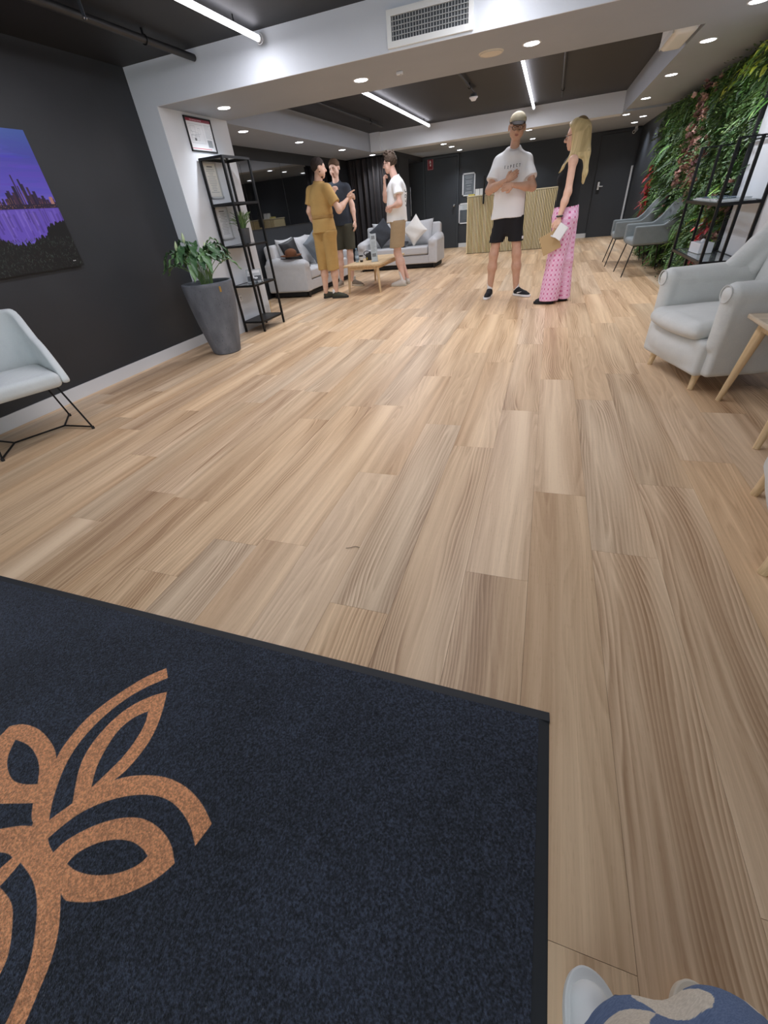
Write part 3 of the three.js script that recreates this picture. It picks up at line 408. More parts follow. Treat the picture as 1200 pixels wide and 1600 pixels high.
{
  const D = .28, W = .5; etagere('slim black metal shelf standing against the white column', [-3.462, 0, -5.09], W, D, 1.74, [.116, .525, .935, 1.335, 1.73], [[D / 2, W / 2], [D / 2, -W / 2], [-D / 2, W / 2], [-D / 2, -W / 2]], smoked);
  const g = thing('potted_grass', 'small spiky green grass plant in a grey pot on the shelf', 'plant', [-3.46, .946, -5.12]);
  part('pot', lathe([[0, 0], [.048, 0], [.05, .006], [.066, .15], [.066, .155], [.058, .155], [.056, .14], [0, .135]], 28), mat(0x4e4f50, .7), g);
  const gm = [mat(0x6f8f56, .6, { side: 2 }), mat(0x8aa56a, .6, { side: 2 }), mat(0x557a48, .6, { side: 2 })];
  for (let i = 0; i < 90; i++) { const a = rnd() * 6.28, R = rr(.03, .14), h = rr(.09, .2), q = new THREE.Shape(); const p = [[Math.cos(a) * .02, .13, Math.sin(a) * .02], [Math.cos(a) * R * .6, .13 + h * .75, Math.sin(a) * R * .6], [Math.cos(a) * R * 1.1, .13 + h * .95, Math.sin(a) * R * 1.1]]; const tb = tube(p, .0035, 6, 3); part('blade', tb, gm[i % 3], g); }
  const s = thing('display_stand', 'clear angled display stand with a grey brochure on the left shelf', 'display stand', [-3.45, .537, -5.08], .5); part('back_panel', turnG(box(.19, .15, .004), -.5, 0, 0).translate(0, .072, -.04), MT.acrylic, s); part('foot', box(.19, .004, .1, 0, .002, -.01), MT.acrylic, s);
  const bro = canvasTex(128, 96, (c, w, h) => { c.fillStyle = '#c8ccce'; c.fillRect(0, 0, w, h); c.fillStyle = '#4a4e52'; c.fillRect(0, 55, w, 41); c.fillStyle = '#eef0f1'; c.beginPath(); c.ellipse(48, 62, 20, 15, .4, 0, 7); c.fill(); c.beginPath(); c.ellipse(80, 74, 17, 9, 0, 0, 7); c.fill(); c.fillStyle = '#f5f6f7'; c.fillRect(10, 8, 108, 22); });
  part('brochure', turnG(new THREE.PlaneGeometry(.17, .13), -.5, 0, 0).translate(0, .075, -.035), mat(0xffffff, .4, { map: bro }), s);
  part('chrome_foot', new THREE.SphereGeometry(.012, 12, 8).translate(.09, .014, .05), MT.chrome, s);
  const e = thing('paper_envelope', 'yellow card leaning at the foot of the white column', 'card', [-3.61, 0, -5.5]); part('sheet', turnG(box(.004, .24, .05), 0, .5, -.12).translate(.02, .125, 0), mat(0xc9a860, .7), e);
}
{
  const D = .3, W = 1.06, t = [1.475, 0, -5.42];
  etagere('black metal shelf with glass tiers before the vertical garden', t, W, D, 1.34, [.5, .92, .1], [[D / 2, W / 2], [D / 2, -W / 2], [-D / 2, W / 2], [-D / 2, -W / 2], [0, W / 2], [0, -W / 2]], phys(0xdfe8ea, .04, { transmission: .85, thickness: 0 }));
  const cols = [0xdfe3e6, 0x6c7f96, 0xb9c0c4, 0x39424d, 0xcfd4d6, 0x8593a0, 0xe9ebec, 0x54606b, 0xc3c9cc];
  for (let i = 0; i < 9; i++) { const m = thing('magazine', `${['white', 'blue', 'pale grey', 'navy', 'light grey', 'steel blue', 'bright white', 'slate', 'silver'][i]} covered magazine lying on the shelf, ${['at the far end', 'second from the far end', 'third from the far end', 'fourth from the far end', 'in the middle', 'just past the middle', 'third from the near end', 'second from the near end', 'at the near end'][i]}`, 'magazine', [1.475, .9315 + (i % 2) * .0105, -5.83 + i * .1025], rr(-.05, .05), 'magazines on the right shelf'); part('pages', rbox(.22, .008, .18, .002, 0, .004, 0), mat(0xd8dadb, .6), m); part('cover', box(.222, .0015, .182, 0, .0088, 0), phys(cols[i], .25, { clearcoat: .6 }), m); }
  const b = thing('tissue_box', 'white tissue box on the lower glass tier of the right shelf', 'box', [1.47, .512, -5.55], .1); part('carton', rbox(.12, .085, .25, .004, 0, .0425, 0), mat(0xdde2e8, .5), b); part('opening', rbox(.04, .003, .14, .001, 0, .086, 0), mat(0xb9c2cc, .6), b); part('tissue', lathe([[.018, .085], [.022, .1], [.008, .112], [0, .115]], 12), MT.white, b);
}

// ---------------------------------------------------------------- upholstered chairs
const tubShell = (hw, hd, rad, th, bot, top) => (x, y, z) => {            // U-shaped wall open to the front (+z), its top edge following top(z)
  const zz = Math.min(z, hd * .999), qx = Math.abs(x) - hw + rad, qz = Math.abs(Math.min(zz, 0)) - hd + rad;
  const d2 = (z > 0 ? Math.abs(x) - hw : Math.hypot(Math.max(qx, 0), Math.max(qz, 0)) + Math.min(Math.max(qx, qz), 0) - rad);
  const w = Math.abs(d2) - th / 2, t = y - top(z, x), b = bot - y, f = z - hd, k = .018; const r1 = w + k, r2 = t + k, r3 = b + k, r4 = f + k;
  const m = Math.hypot(Math.max(r1, 0), Math.max(r2, 0), Math.max(r3, 0), Math.max(r4, 0)) + Math.min(Math.max(r1, r2, r3, r4), 0) - k; return m;
};
{ // light grey chair with wire base at the left edge
  const t = thing('lounge_chair', 'pale grey upholstered chair with black wire legs by the black wall', 'chair', [-3.45, 0, -1.83], Math.atan2(.92, .39));
  const top = z => z > -.02 ? lerp(.635, .4, Math.pow(clamp((z + .02) / .3), 1.5)) : lerp(.635, .815, clamp((-.02 - z) / .2));
  part('shell', nets(tubShell(.285, .285, .12, .05, .36, top), [-.36, .32, -.36], [.36, .86, .36], .012), MT.chairLight, t);
  part('seat', nets(uni(.03, rbx([0, .395, .02], [.265, .05, .265], .04), ell([0, .43, .02], [.2, .035, .2])), [-.32, .32, -.3], [.32, .5, .34], .012), MT.chairLight, t);
  const leg = (a, b) => rod(a, b, .0065, .0065, 8);
  for (const [x, z] of [[.29, .25], [-.29, .25], [.27, -.25], [-.27, -.25]]) { const lg = part('leg', leg([x, .012, z], [x * .76, .36, z * .78]), MT.blackMetal, t); part('floor_glide', rod([x, 0, z], [x, .02, z], .011), MT.black, lg); part('base_rod', leg([x, .016, z], [Math.sign(x) * .167, .016, 0]), MT.blackMetal, t); }
  part('base_rod', leg([-.167, .016, 0], [.167, .016, 0]), MT.blackMetal, t);
}
function tubChair(label, pos, turn) {
  const t = thing('tub_chair', label, 'chair', pos, turn, 'grey tub chairs by the garden');
  const top = z => z > -.02 ? .625 : lerp(.625, .91, sm(clamp((-.02 - z) / .24)));
  const sh = tubShell(.285, .285, .16, .045, .4, top); part('shell', nets((x, y, z) => sh(x, y, z + .2 * Math.max(0, y - .42) * clamp(.5 - z / .3)), [-.36, .36, -.5], [.36, .97, .38], .014), MT.tub, t);
  part('seat', nets(rbx([0, .425, .01], [.265, .045, .27], .035), [-.32, .34, -.34], [.32, .5, .34], .014), MT.tub, t);
  part('under_frame', rbox(.5, .014, .5, .004, 0, .385, 0), MT.black, t);
  for (const [x, z] of [[.29, .33], [-.29, .33], [.27, -.25], [-.27, -.25]]) part('leg', rod([x, 0, z], [x * .8, .385, z * .72], .0075, .009, 10), MT.blackMetal, t);
  part('label_tab', box(.03, .012, .003, -.18, .8, -.385), MT.black, t);
}
tubChair('grey tub armchair nearer the viewer, beside the glass shelf', [1.43, 0, -8.0], -1.5);
tubChair('grey tub armchair farther away, behind the other tub chair', [1.34, 0, -9.15], -1.6);
const paleWood = (() => { const m = dataTex(256, 256, (i, j) => { const a = n2(i / 9, j / 90), b = h2(i, j >> 3), d = (a - .5) * 26 + (b - .5) * 10; return [218 + d, 190 + d, 148 + d].map(q => clamp(q, 0, 255)); }, true, true); return mat(0xffffff, .5, { map: m }); })();
const beigeWood = mat(0xffffff, .5, { map: dataTex(256, 256, (i, j) => { const d = (n2(i / 60, j / 5) - .5) * 22; return [196 + d, 180 + d, 156 + d].map(q => clamp(q, 0, 255)); }, true, true) });
function wingChair(label, pos, turn, lz = .29) {
  const t = thing('wing_armchair', label, 'armchair', pos, turn, 'light grey wing armchairs'), S = .335;
  part('base', nets(uni(.02, rbx([0, .212, .02], [.33, .108, .33], .03), ell([0, .215, .32], [.3, .1, .06])), [-.38, .08, -.36], [.38, .36, .43], .013), MT.wing, t);
  for (const s of [-1, 1]) part('arm', nets(uni(.025, rbx([s * S, .35, -.01], [.05, .24, .315], .03), cone([s * (S + .005), .585, -.28], [s * (S + .005), .585, .28], .06, .056), cone([s * S, .3, .29], [s * S, .58, .285], .038, .05)), [s * S - .13, .1, -.4], [s * S + .13, .7, .4], .012), MT.wing, t);
  part('backrest', nets(uni(.04, rbx([0, .66, -.33], [.29, .4, .07], .06, [-.16, 0, 0]), rbx([0, 1.0, -.385], [.27, .09, .06], .055, [-.16, 0, 0])), [-.36, .2, -.56], [.36, 1.15, -.18], .014), MT.wing, t);
  for (const s of [-1, 1]) part('wing', nets(uni(.05, cone([s * .31, .6, -.24], [s * .3, 1.0, -.36], .05, .045), cone([s * .325, .6, -.14], [s * .31, .88, -.28], .035, .04), cone([s * .33, .56, -.02], [s * .32, .74, -.2], .03, .04)), [s * .31 - .12, .48, -.46], [s * .31 + .12, 1.1, .06], .013), MT.wing, t);
  part('seat_cushion', nets(uni(.03, rbx([0, .365, .06], [.275, .055, .33], .05), ell([0, .4, .05], [.22, .045, .27]), ell([0, .36, .37], [.27, .05, .05])), [-.32, .28, -.32], [.32, .47, .46], .012), MT.wing, t);
  for (const s of [-1, 1]) part('piping', new THREE.TorusGeometry(.045, .004, 6, 26).translate(s * (S + .005), .583, .333), MT.wing, t);
  for (const [x, z] of [[.27, lz], [-.27, lz], [.27, -.3], [-.27, -.3]]) part('leg', rod([x * 1.0, 0, z], [x * .96, .13, z * .94], .016, .026, 16), paleWood, t);
}
wingChair('light grey wing armchair with pale wooden legs behind the side table', [1.225, 0, -3.476], Math.atan2(-.956, .29));
wingChair('light grey wing armchair cut off at the right edge, nearest the viewer', [1.255, 0, -1.53], Math.atan2(-.97, -.25), .335);
{
  const t = thing('side_table', 'square beige side table with tapered pale legs between the armchairs', 'table', [1.43, 0, -2.64]);
  part('tabletop', rbox(.62, .025, .68, .008, 0, .485, 0), beigeWood, t);
  part('apron', [box(.48, .05, .02, 0, .448, .27), box(.48, .05, .02, 0, .448, -.27), box(.02, .05, .52, .24, .448, 0), box(.02, .05, .52, -.24, .448, 0)], paleWood, t);
  for (const [x, z] of [[.29, .32], [-.29, .32], [.29, -.32], [-.29, -.32]]) part('leg', rod([x, 0, z], [x * .8, .472, z * .84], .015, .03, 16), paleWood, t);
}
// ---------------------------------------------------------------- sofas and cushions
function pillow(w, h, t, n = 18) {
  const pos = [], uv = [], idx = []; for (const s of [1, -1]) for (let j = 0; j <= n; j++) for (let i = 0; i <= n; i++) { const u = i / n * 2 - 1, v = j / n * 2 - 1, e = 1 - .1 * (1 - v * v), f = 1 - .1 * (1 - u * u), k = Math.pow(Math.max(0, (1 - u * u) * (1 - v * v)), .42); pos.push(u * w / 2 * e, v * h / 2 * f, s * t / 2 * k * (1 + .1 * Math.sin(u * 5 + v * 3))); uv.push(u * w, v * h); }
  const q = (n + 1) * (n + 1); for (let s = 0; s < 2; s++) for (let j = 0; j < n; j++) for (let i = 0; i < n; i++) { const a = s * q + j * (n + 1) + i, b = a + 1, c = a + n + 1, d = c + 1; s ? idx.push(a, c, b, b, c, d) : idx.push(a, b, c, b, d, c); }
  const g = new THREE.BufferGeometry(); g.setAttribute('position', new THREE.Float32BufferAttribute(pos, 3)); g.setAttribute('uv', new THREE.Float32BufferAttribute(uv, 2)); g.setIndex(idx); g.computeVertexNormals(); return g;
}
function sofa(name, label, pos, turn, W, seats) {                           // faces local +z, depth .84, W along x
  const t = thing(name, label, 'sofa', pos, turn), D = .8, iw = W - .44;
  part('base', rbox(W - .04, .16, D - .06, .02, 0, .17, 0), MT.sofa, t);
  part('plinth', box(W - .12, .07, D - .14, 0, .055, 0), mat(0x17181a, .8), t);
  for (const s of [-1, 1]) { part('arm', nets(uni(.02, rbx([s * (W / 2 - .11), .31, 0], [.1, .22, D / 2], .03), cone([s * (W / 2 - .11), .52, -.29], [s * (W / 2 - .11), .47, .32], .105, .1)), [s * (W / 2 - .11) - .18, .04, -.48], [s * (W / 2 - .11) + .18, .68, .48], .016), MT.sofa, t);
    for (const z of [-.32, .36]) part('foot', rod([s * (W / 2 - .09), 0, z], [s * (W / 2 - .09), .09, z], .02, .026, 10), mat(0x1c1815, .5), t); }
  part('backrest', nets(rbx([0, .5, -D / 2 + .135], [W / 2 - .06, .3, .1], .05, [-.08, 0, 0]), [-W / 2 - .02, .14, -D / 2 - .1], [W / 2 + .02, .86, -D / 2 + .34], .02), MT.sofa, t);
  for (let i = 0; i < seats; i++) { const x = -iw / 2 + iw / seats * (i + .5); part('seat_cushion', rbox(iw / seats - .006, .15, D - .16, .035, x, .335, .07, 4), MT.sofa, t); part('back_cushion', turnG(pillow(iw / seats + .03, .5, .26), -.22, 0, 0).translate(x, .63, -.14), MT.sofa, t); }
  return t;
}
sofa('sofa', 'light grey fabric sofa along the mirror wall behind the mustard man', [-4.21, 0, -8.2], Math.PI / 2, 2.12, 3);
sofa('loveseat', 'light grey two seat sofa facing the viewer before the dark curtain', [-3.09, 0, -10.5], 0, 1.84, 2);
const cushion = (label, geo, m, pos, rot, cat = 'cushion') => { const o = solo('throw_cushion', turnG(geo, ...rot), m, label, cat); o.position.set(...pos); return o; };
cushion('blue grey throw cushion standing on the left sofa', turnG(pillow(.46, .46, .17), 0, 0, .65), MT.cushBlue, [-4.06, .7, -8.22], [0, 1.15, 0]);
cushion('black triangular cushion corner behind the brown hat', turnG(pillow(.34, .36, .1), 0, 0, .5), MT.black, [-4.22, .68, -7.5], [-.3, 1.0, 0]);
cushion('white throw cushion balanced on its corner on the loveseat', turnG(pillow(.42, .42, .16), 0, 0, .72), MT.cushWhite, [-2.7, .7, -10.29], [-.25, -.15, 0]);
cushion('charcoal throw cushion on the loveseat behind the white shirt man', turnG(pillow(.42, .42, .15), 0, 0, .7), MT.cushDark, [-3.44, .7, -10.29], [-.25, .2, 0]);
cushion('small dark cushion lying flat on the loveseat seat', pillow(.36, .3, .1), MT.cushDark, [-3.06, .46, -10.3], [-1.35, 0, 0]);
{
  const h = thing('brown_hat', 'brown felt fedora hat resting on the sofa arm', 'hat', [-4.1, .62, -7.27], .3), felt = fabric([104, 66, 42], [124, 82, 56], 9);
  part('brim', lathe([[.085, .006], [.12, .0], [.155, .008], [.168, .022], [.165, .024], [.12, .006], [.085, .012]], 40).applyMatrix4(M4().makeScale(1.1, 1, .92)), felt, h);
  const cw = part('crown', nets(sub(uni(.03, ell([0, .05, 0], [.1, .075, .085]), cone([0, .01, 0], [0, .02, 0], .088, .088)), cone([-.06, .135, 0], [.1, .13, 0], .028, .02), .03), [-.13, 0, -.13], [.13, .15, .13], .007), felt, h); part('band', lathe([[.098, .012], [.099, .03], [.096, .03], [.096, .012]], 36).applyMatrix4(M4().makeScale(1.02, 1, .9)), mat(0x3a281c, .7), cw);
  const b = thing('dark_pouch', 'small dark pouch lying on the left sofa seat', 'pouch', [-3.98, .425, -7.55], .4); part('body', nets(ripple(rbx([0, .03, 0], [.06, .03, .04], .02), .01, 30), [-.08, -.01, -.06], [.08, .08, .06], .007), mat(0x3a3e42, .7), b); part('strap', tube([[-.05, .05, 0], [-.08, .08, .03], [-.02, .09, .05], [.05, .05, .02]], .004), MT.black, b);
}
// ---------------------------------------------------------------- coffee table and what stands on it
{
  const t = thing('coffee_table', 'low pale wooden coffee table between the standing men', 'table', [-2.85, 0, -8.03]);
  for (let i = 0; i < 5; i++) part('top_board', rbox(.128, .028, 1.5, .004, -.26 + i * .13, .412, 0), paleWood, t);
  part('apron', [box(.5, .05, .02, 0, .372, .66), box(.5, .05, .02, 0, .372, -.66), box(.02, .05, 1.3, .25, .372, 0), box(.02, .05, 1.3, -.25, .372, 0)], paleWood, t);
  for (const [x, z] of [[.285, .69], [-.285, .69], [.285, -.69], [-.285, -.69]]) part('leg', rod([x, 0, z], [x * .88, .398, z * .95], .017, .027, 14), paleWood, t);
  const b = thing('water_bottle', 'clear plastic water bottle with a blue cap on the coffee table', 'bottle', [-3.09, .426, -7.75]);
  const bo = part('bottle', lathe([[0, 0], [.028, .001], [.032, .008], [.031, .04], [.032, .06], [.03, .1], [.032, .125], [.024, .155], [.012, .175], [.012, .19]], 26), phys(0xdcecf6, .06, { transmission: .75, thickness: 0, ior: 1.4 }), b); part('cap', rod([0, .188, 0], [0, .205, 0], .0145, .0145, 18), mat(0x7fa3bd, .5), bo); part('paper_label', lathe([[.0325, .06], [.0325, .1]], 26), mat(0xb9cfe0, .5, { side: 2 }), bo);
  const a = thing('menu_holder', 'tall clear acrylic sign holder at the table edge', 'sign holder', [-2.72, .426, -7.62], .5), pg = canvasTex(96, 320, (c, w, h) => { c.fillStyle = '#eceeef'; c.fillRect(0, 0, w, h); c.fillStyle = '#7d848a'; c.fillRect(20, 20, 56, 40); for (let i = 0; i < 9; i++) c.fillRect(14, 90 + i * 14, 40 + rnd() * 30, 4); c.fillStyle = '#4e555b'; c.fillRect(16, 225, 64, 40); });
  part('upright', [box(.11, .4, .003, 0, .2, -.006), box(.11, .4, .003, 0, .2, .006)], MT.acrylic, a); part('foot', rbox(.12, .006, .08, .002, 0, .003, 0), MT.acrylic, a); part('insert', new THREE.PlaneGeometry(.1, .385).translate(0, .2, .001), mat(0xffffff, .5, { map: pg, side: 2 }), a);
  const k = thing('camera_bag', 'black camera bag with a yellow tag on the coffee table', 'bag', [-2.93, .426, -7.98], .2); part('body', nets(uni(.02, rbx([0, .05, 0], [.075, .05, .045], .02), ell([.02, .1, 0], [.05, .025, .035])), [-.1, -.01, -.07], [.1, .14, .07], .007), MT.black, k); part('strap', tube([[-.07, .07, .03], [-.1, .11, .05], [-.06, .14, .04], [.03, .12, .03]], .006, 20, 6), MT.black, k); part('tag', box(.012, .035, .003, -.05, .03, .049), mat(0xd8c23a, .6), k);
  const c = thing('takeaway_cup', 'slim black cup beside the water bottle', 'cup', [-3.0, .426, -7.72]); part('cup', lathe([[0, 0], [.026, 0], [.034, .1], [.032, .1], [.026, .01]], 24), mat(0x1d1f22, .5), c); part('sleeve', lathe([[.0295, .03], [.0335, .08]], 24), mat(0xcfd2d3, .6, { side: 2 }), c);
}
// ---------------------------------------------------------------- reception counter
{
  const X0 = -1.925, X1 = .125, Z = -12.42, H = 1.165, t = thing('reception_counter', 'reception counter clad in vertical pale timber slats', 'counter', [(X0 + X1) / 2, 0, Z]), W = X1 - X0;
  part('carcass', box(W - .02, H - .01, .56, 0, (H - .01) / 2, -.3), mat(0x2a2622, .7), t); part('worktop', rbox(W + .02, .022, .62, .005, 0, H + .008, -.3), mat(0xd9cfae, .5), t);
  const n = 56, tone = [0xe6d7aa, 0xdecd9c, 0xeadcb4].map(c => mat(c, .55)), sg = rbox(.0215, H - .02, .022, .003, 0, 0, 0, 1);
  for (let i = 0; i < n; i++) part('slat', sg, tone[Math.floor(rnd() * 3)], t).position.set(-W / 2 + (i + .5) * W / n, H / 2, -.008);
  for (const s of [-1, 1]) part('side_panel', box(.014, H - .01, .56, s * (W / 2 - .004), (H - .01) / 2, -.3), tone[0], t);
  const card = (x, label) => { const c = thing('counter_card', label, 'card', [x, H + .019, -12.55], .1); part('card_face', turnG(box(.1, .125, .003), -.2, 0, 0).translate(0, .06, .02), mat(0xeceeee, .6), c); part('card_back', turnG(box(.1, .125, .003), .25, 0, 0).translate(0, .06, -.008), mat(0xe2e4e4, .6), c); };
  card(-1.71, 'left one of two white folded cards on the counter'); card(-1.6, 'right one of two white folded cards on the counter');
  const b = thing('note_pad', 'yellow note pad on the left end of the counter', 'note pad', [-1.84, H + .019, -12.52]); part('pad', rbox(.14, .03, .1, .003, 0, .015, 0), mat(0xcfc26a, .7), b); part('cover', box(.14, .003, .1, 0, .0315, 0), mat(0xded488, .7), b);
  const s = thing('counter_screen', 'slim black screen seen edge on at the counter', 'screen', [-1.53, H - .17, Z + .014]); part('panel', rbox(.03, .52, .14, .006, 0, .27, .09), MT.black, s); part('clamp', box(.02, .12, .03, 0, .07, .015), MT.blackMetal, s);
}
// ---------------------------------------------------------------- vertical garden
{
  const Z0 = -10.45, Z1 = -5.62, t = thing('vertical_garden', 'lush artificial vertical garden of ferns, vines and red leaves along the right wall', 'green wall', [RWX - .05, 0, (Z0 + Z1) / 2]), zc = (Z0 + Z1) / 2;
  part('backing_panel', box(.045, 2.06, Z1 - Z0, .026, 1.04, 0), mat(0x16201a, .9), t); part('end_board', box(.24, 2.08, .025, -.071, 1.04, (Z1 - Z0) / 2 - .013), MT.black, t);
  const leafG = (L, w, bend, n = 5) => { const pos = [], idx = []; for (let i = 0; i <= n; i++) { const s = i / n, ww = w * Math.sin(Math.PI * Math.pow(s, .75) * .97 + .03), y = -bend * s * s * L; pos.push(-ww, y, s * L, 0, y - ww * .25, s * L, ww, y, s * L); } for (let i = 0; i < n; i++) { const a = i * 3; idx.push(a, a + 3, a + 1, a + 1, a + 3, a + 4, a + 1, a + 4, a + 2, a + 2, a + 4, a + 5); } const g = new THREE.BufferGeometry(); g.setAttribute('position', new THREE.Float32BufferAttribute(pos, 3)); g.setIndex(idx); g.computeVertexNormals(); g.setAttribute('uv', new THREE.Float32BufferAttribute(new Float32Array(pos.length / 3 * 2), 2)); return g; };
  const fern = (() => { const L = .22, list = []; for (let i = 2; i < 13; i++) { const s = i / 13, l = .06 * Math.sin(Math.PI * s * .9 + .25); for (const d of [-1, 1]) list.push(leafG(l, .011, .3, 2).rotateY(d * 1.05).translate(0, -.55 * s * s * L, s * L)); } list.push(leafG(L, .004, .55, 5)); return merge(list); })();
  const bloom = (() => { const list = []; for (let i = 0; i < 9; i++) { const a = i * 2.4; list.push(leafG(.04, .018, -.3, 3).rotateX(-.5 + (i % 3) * .35).rotateZ(0).rotateY(a).translate(0, 0, .02)); } return merge(list); })();
  const sprig = (() => { const list = []; for (let i = 0; i < 8; i++) list.push(leafG(.035, .013, .2, 2).rotateY((i % 2 ? 1 : -1) * .9).translate(0, -.02 * i * i * .07, i * .022)); return merge(list); })();
  const shape = { broad: leafG(.12, .024, .6), strap: leafG(.2, .011, .9), fern, bloom, sprig, small: leafG(.07, .02, .3, 3) };
  const lm = () => phys(0xffffff, .5, { side: 2 });
  const kinds = {                                                          // name, shape, count, colours, density over (z, y)
    fern_fronds: ['fern', 520, [[44, 72, 42], [58, 90, 50], [36, 60, 40]], (z, y) => .25 + n2(z * 1.3, y * 1.6)],
    strap_leaves: ['strap', 380, [[62, 96, 50], [84, 118, 62], [48, 80, 46]], (z, y) => (z > -7.2 && y > 1.5 ? 1.1 : .2) + .6 * n2(z * 1.7 + 9, y * 1.9)],
    broad_leaves: ['broad', 700, [[38, 66, 42], [50, 82, 50], [92, 128, 92], [30, 52, 36]], (z, y) => .2 + n2(z * 1.9 + 20, y * 2.1)],
    vine_sprigs: ['sprig', 2300, [[40, 64, 44], [56, 78, 54], [70, 92, 66], [30, 46, 36]], (z, y) => (z > -7 ? .9 : .3) + .4 * n2(z * 2, y * 2)],
    small_leaves: ['small', 3200, [[34, 58, 36], [46, 74, 44], [62, 92, 54], [28, 46, 32]], () => 1],
    yellow_green_leaves: ['broad', 170, [[128, 148, 66], [104, 132, 60], [146, 160, 80]], (z, y) => Math.exp(-((z + 6.35) ** 2 * 3 + (y - .8) ** 2 * 30)) + 1.1 * Math.exp(-((z + 6.3) ** 2 * 1.2 + (y - 2.02) ** 2 * 40))],
    brown_blooms: ['bloom', 330, [[122, 92, 88], [140, 108, 98], [98, 70, 70], [150, 122, 112]], (z, y) => 1.2 * Math.exp(-((z + 8.0) ** 2 * 22 + (y - 1.42) ** 2 * 16)) + 1.4 * Math.exp(-((z + 7.45) ** 2 * 16 + (y - 1.13) ** 2 * 22)) + Math.exp(-((z + 8.1) ** 2 * 16 + (y - .92) ** 2 * 40)) + .8 * Math.exp(-((z + 7.9) ** 2 * 10 + (y - 1.8) ** 2 * 20)) + .8 * Math.exp(-((z + 5.95) ** 2 * 30 + (y - .62) ** 2 * 12))],
    red_leaves: ['broad', 130, [[158, 44, 48], [176, 58, 58], [132, 34, 42]], (z, y) => 1.5 * Math.exp(-((z + 10.3) ** 2 * 20 + (y - .95) ** 2 * 14)) + 1.2 * Math.exp(-((z + 6.15) ** 2 * 60 + (y - .58) ** 2 * 90)) + .8 * Math.exp(-((z + 6.2) ** 2 * 60 + (y - .3) ** 2 * 120))],
    orange_leaves: ['small', 90, [[150, 92, 66], [128, 76, 58]], (z, y) => Math.exp(-((z + 9.6) ** 2 * 6 + (y - .15) ** 2 * 60))],
  };
  const up = V(0, 1, 0), big = [];
  for (const [name, [sh, count, cols, dens]] of Object.entries(kinds)) {
    const im = new THREE.InstancedMesh(shape[sh], lm(), count); im.name = name; im.userData.kind = 'stuff'; shade(im);
    const M = M4(), c = new THREE.Color();
    for (let i = 0, g = 0; i < count; g++) {
      const z = rr(Z0, Z1), y = rr(.06, 2.04); if (g < 60000 && rnd() > dens(z, y)) continue; if (y < 1.02 && (z > -8.4 && z < -7.6 || z > -9.55 && z < -8.75) && (sh === 'bloom' || sh === 'fern' || sh === 'sprig')) continue;
      const thick = .03 + .09 * n2(z * 3 + 3, y * 3), tucked = y < 1.02 && (z > -8.4 && z < -7.6 || z > -9.55 && z < -8.75), dir = V(tucked ? -.2 : -.7, rr(-1.2, .3), rr(-.9, .9)).normalize(), s = tucked ? rr(.5, .8) : rr(.65, 1.25);
      const xa = V().crossVectors(up, dir).normalize(), ya = V().crossVectors(dir, xa), roll = tucked ? rr(-.2, .2) : rr(-.6, .6); xa.applyAxisAngle(dir, roll); ya.applyAxisAngle(dir, roll);
      M.makeBasis(xa, ya, dir).scale(V(s, s, s)).setPosition((tucked ? -.012 : -.05) - (tucked ? .025 : thick) * rnd() - (tucked ? 0 : name.includes('bloom') || name.includes('red') ? .08 : 0), y, z - zc); const q = cols[Math.floor(rnd() * cols.length)], v = rr(1.1, 1.7); const gr = q[1] > q[0] ? [1.08, 1, .82] : [.85, .85, .85]; c.setRGB(clamp(q[0] / 255 * v * gr[0]), clamp(q[1] / 255 * v * gr[1]), clamp(q[2] / 255 * v * gr[2]), THREE.SRGBColorSpace);
      im.setMatrixAt(i, M); im.setColorAt(i, c); if (sh === 'broad' && i % 4 === 0 || sh === 'strap' && i % 9 === 0) big.push([sh, M.clone(), Math.floor(rnd() * 4), name]); i++;
    }
    t.add(im);
  }
  const bm = [[62, 96, 48], [86, 122, 58], [112, 146, 84], [52, 80, 42]].map(c => phys(new THREE.Color(`rgb(${c})`), .5, { side: 2 }));
  big.filter(b => !b[3].includes('red') && !b[3].includes('yellow')).slice(0, 260).forEach(([sh, M, k]) => { const o = part('leaf', shape[sh], bm[k], t); M.decompose(o.position, o.quaternion, o.scale); o.position.x -= o.position.x > -.03 ? 0 : .03; o.scale.multiplyScalar(1.15); });
}

// ---------------------------------------------------------------- people
const skinMat = (c, k) => { const m = dataTex(128, 128, (i, j) => { const v = (fbm(i / 14 + k, j / 14) - .5) * 16 + (h2(i, j) - .5) * 5; return c.map(q => clamp(q + v, 0, 255)); }, true, true); m.repeat.set(3, 3); return phys(0xffffff, .55, { map: m, sheen: .15, sheenRoughness: .5 }); };
const cloth = (c, k, rough = .9) => { const m = weaveTone(c.map(v => v * .95), c.map(v => Math.min(255, v * 1.04)), k); m.repeat.set(4, 4); return phys(0xffffff, rough, { map: m, sheen: .15, sheenRoughness: .7 }); };
const add = (a, b, s = 1) => [a[0] + b[0] * s, a[1] + b[1] * s, a[2] + b[2] * s], mixp = (a, b, t) => a.map((v, i) => lerp(v, b[i], t)), dif = (a, b) => a.map((v, i) => v - b[i]), nrm = a => { const l = Math.hypot(...a) || 1; return a.map(v => v / l); }, crs = (a, b) => [a[1] * b[2] - a[2] * b[1], a[2] * b[0] - a[0] * b[2], a[0] * b[1] - a[1] * b[0]];
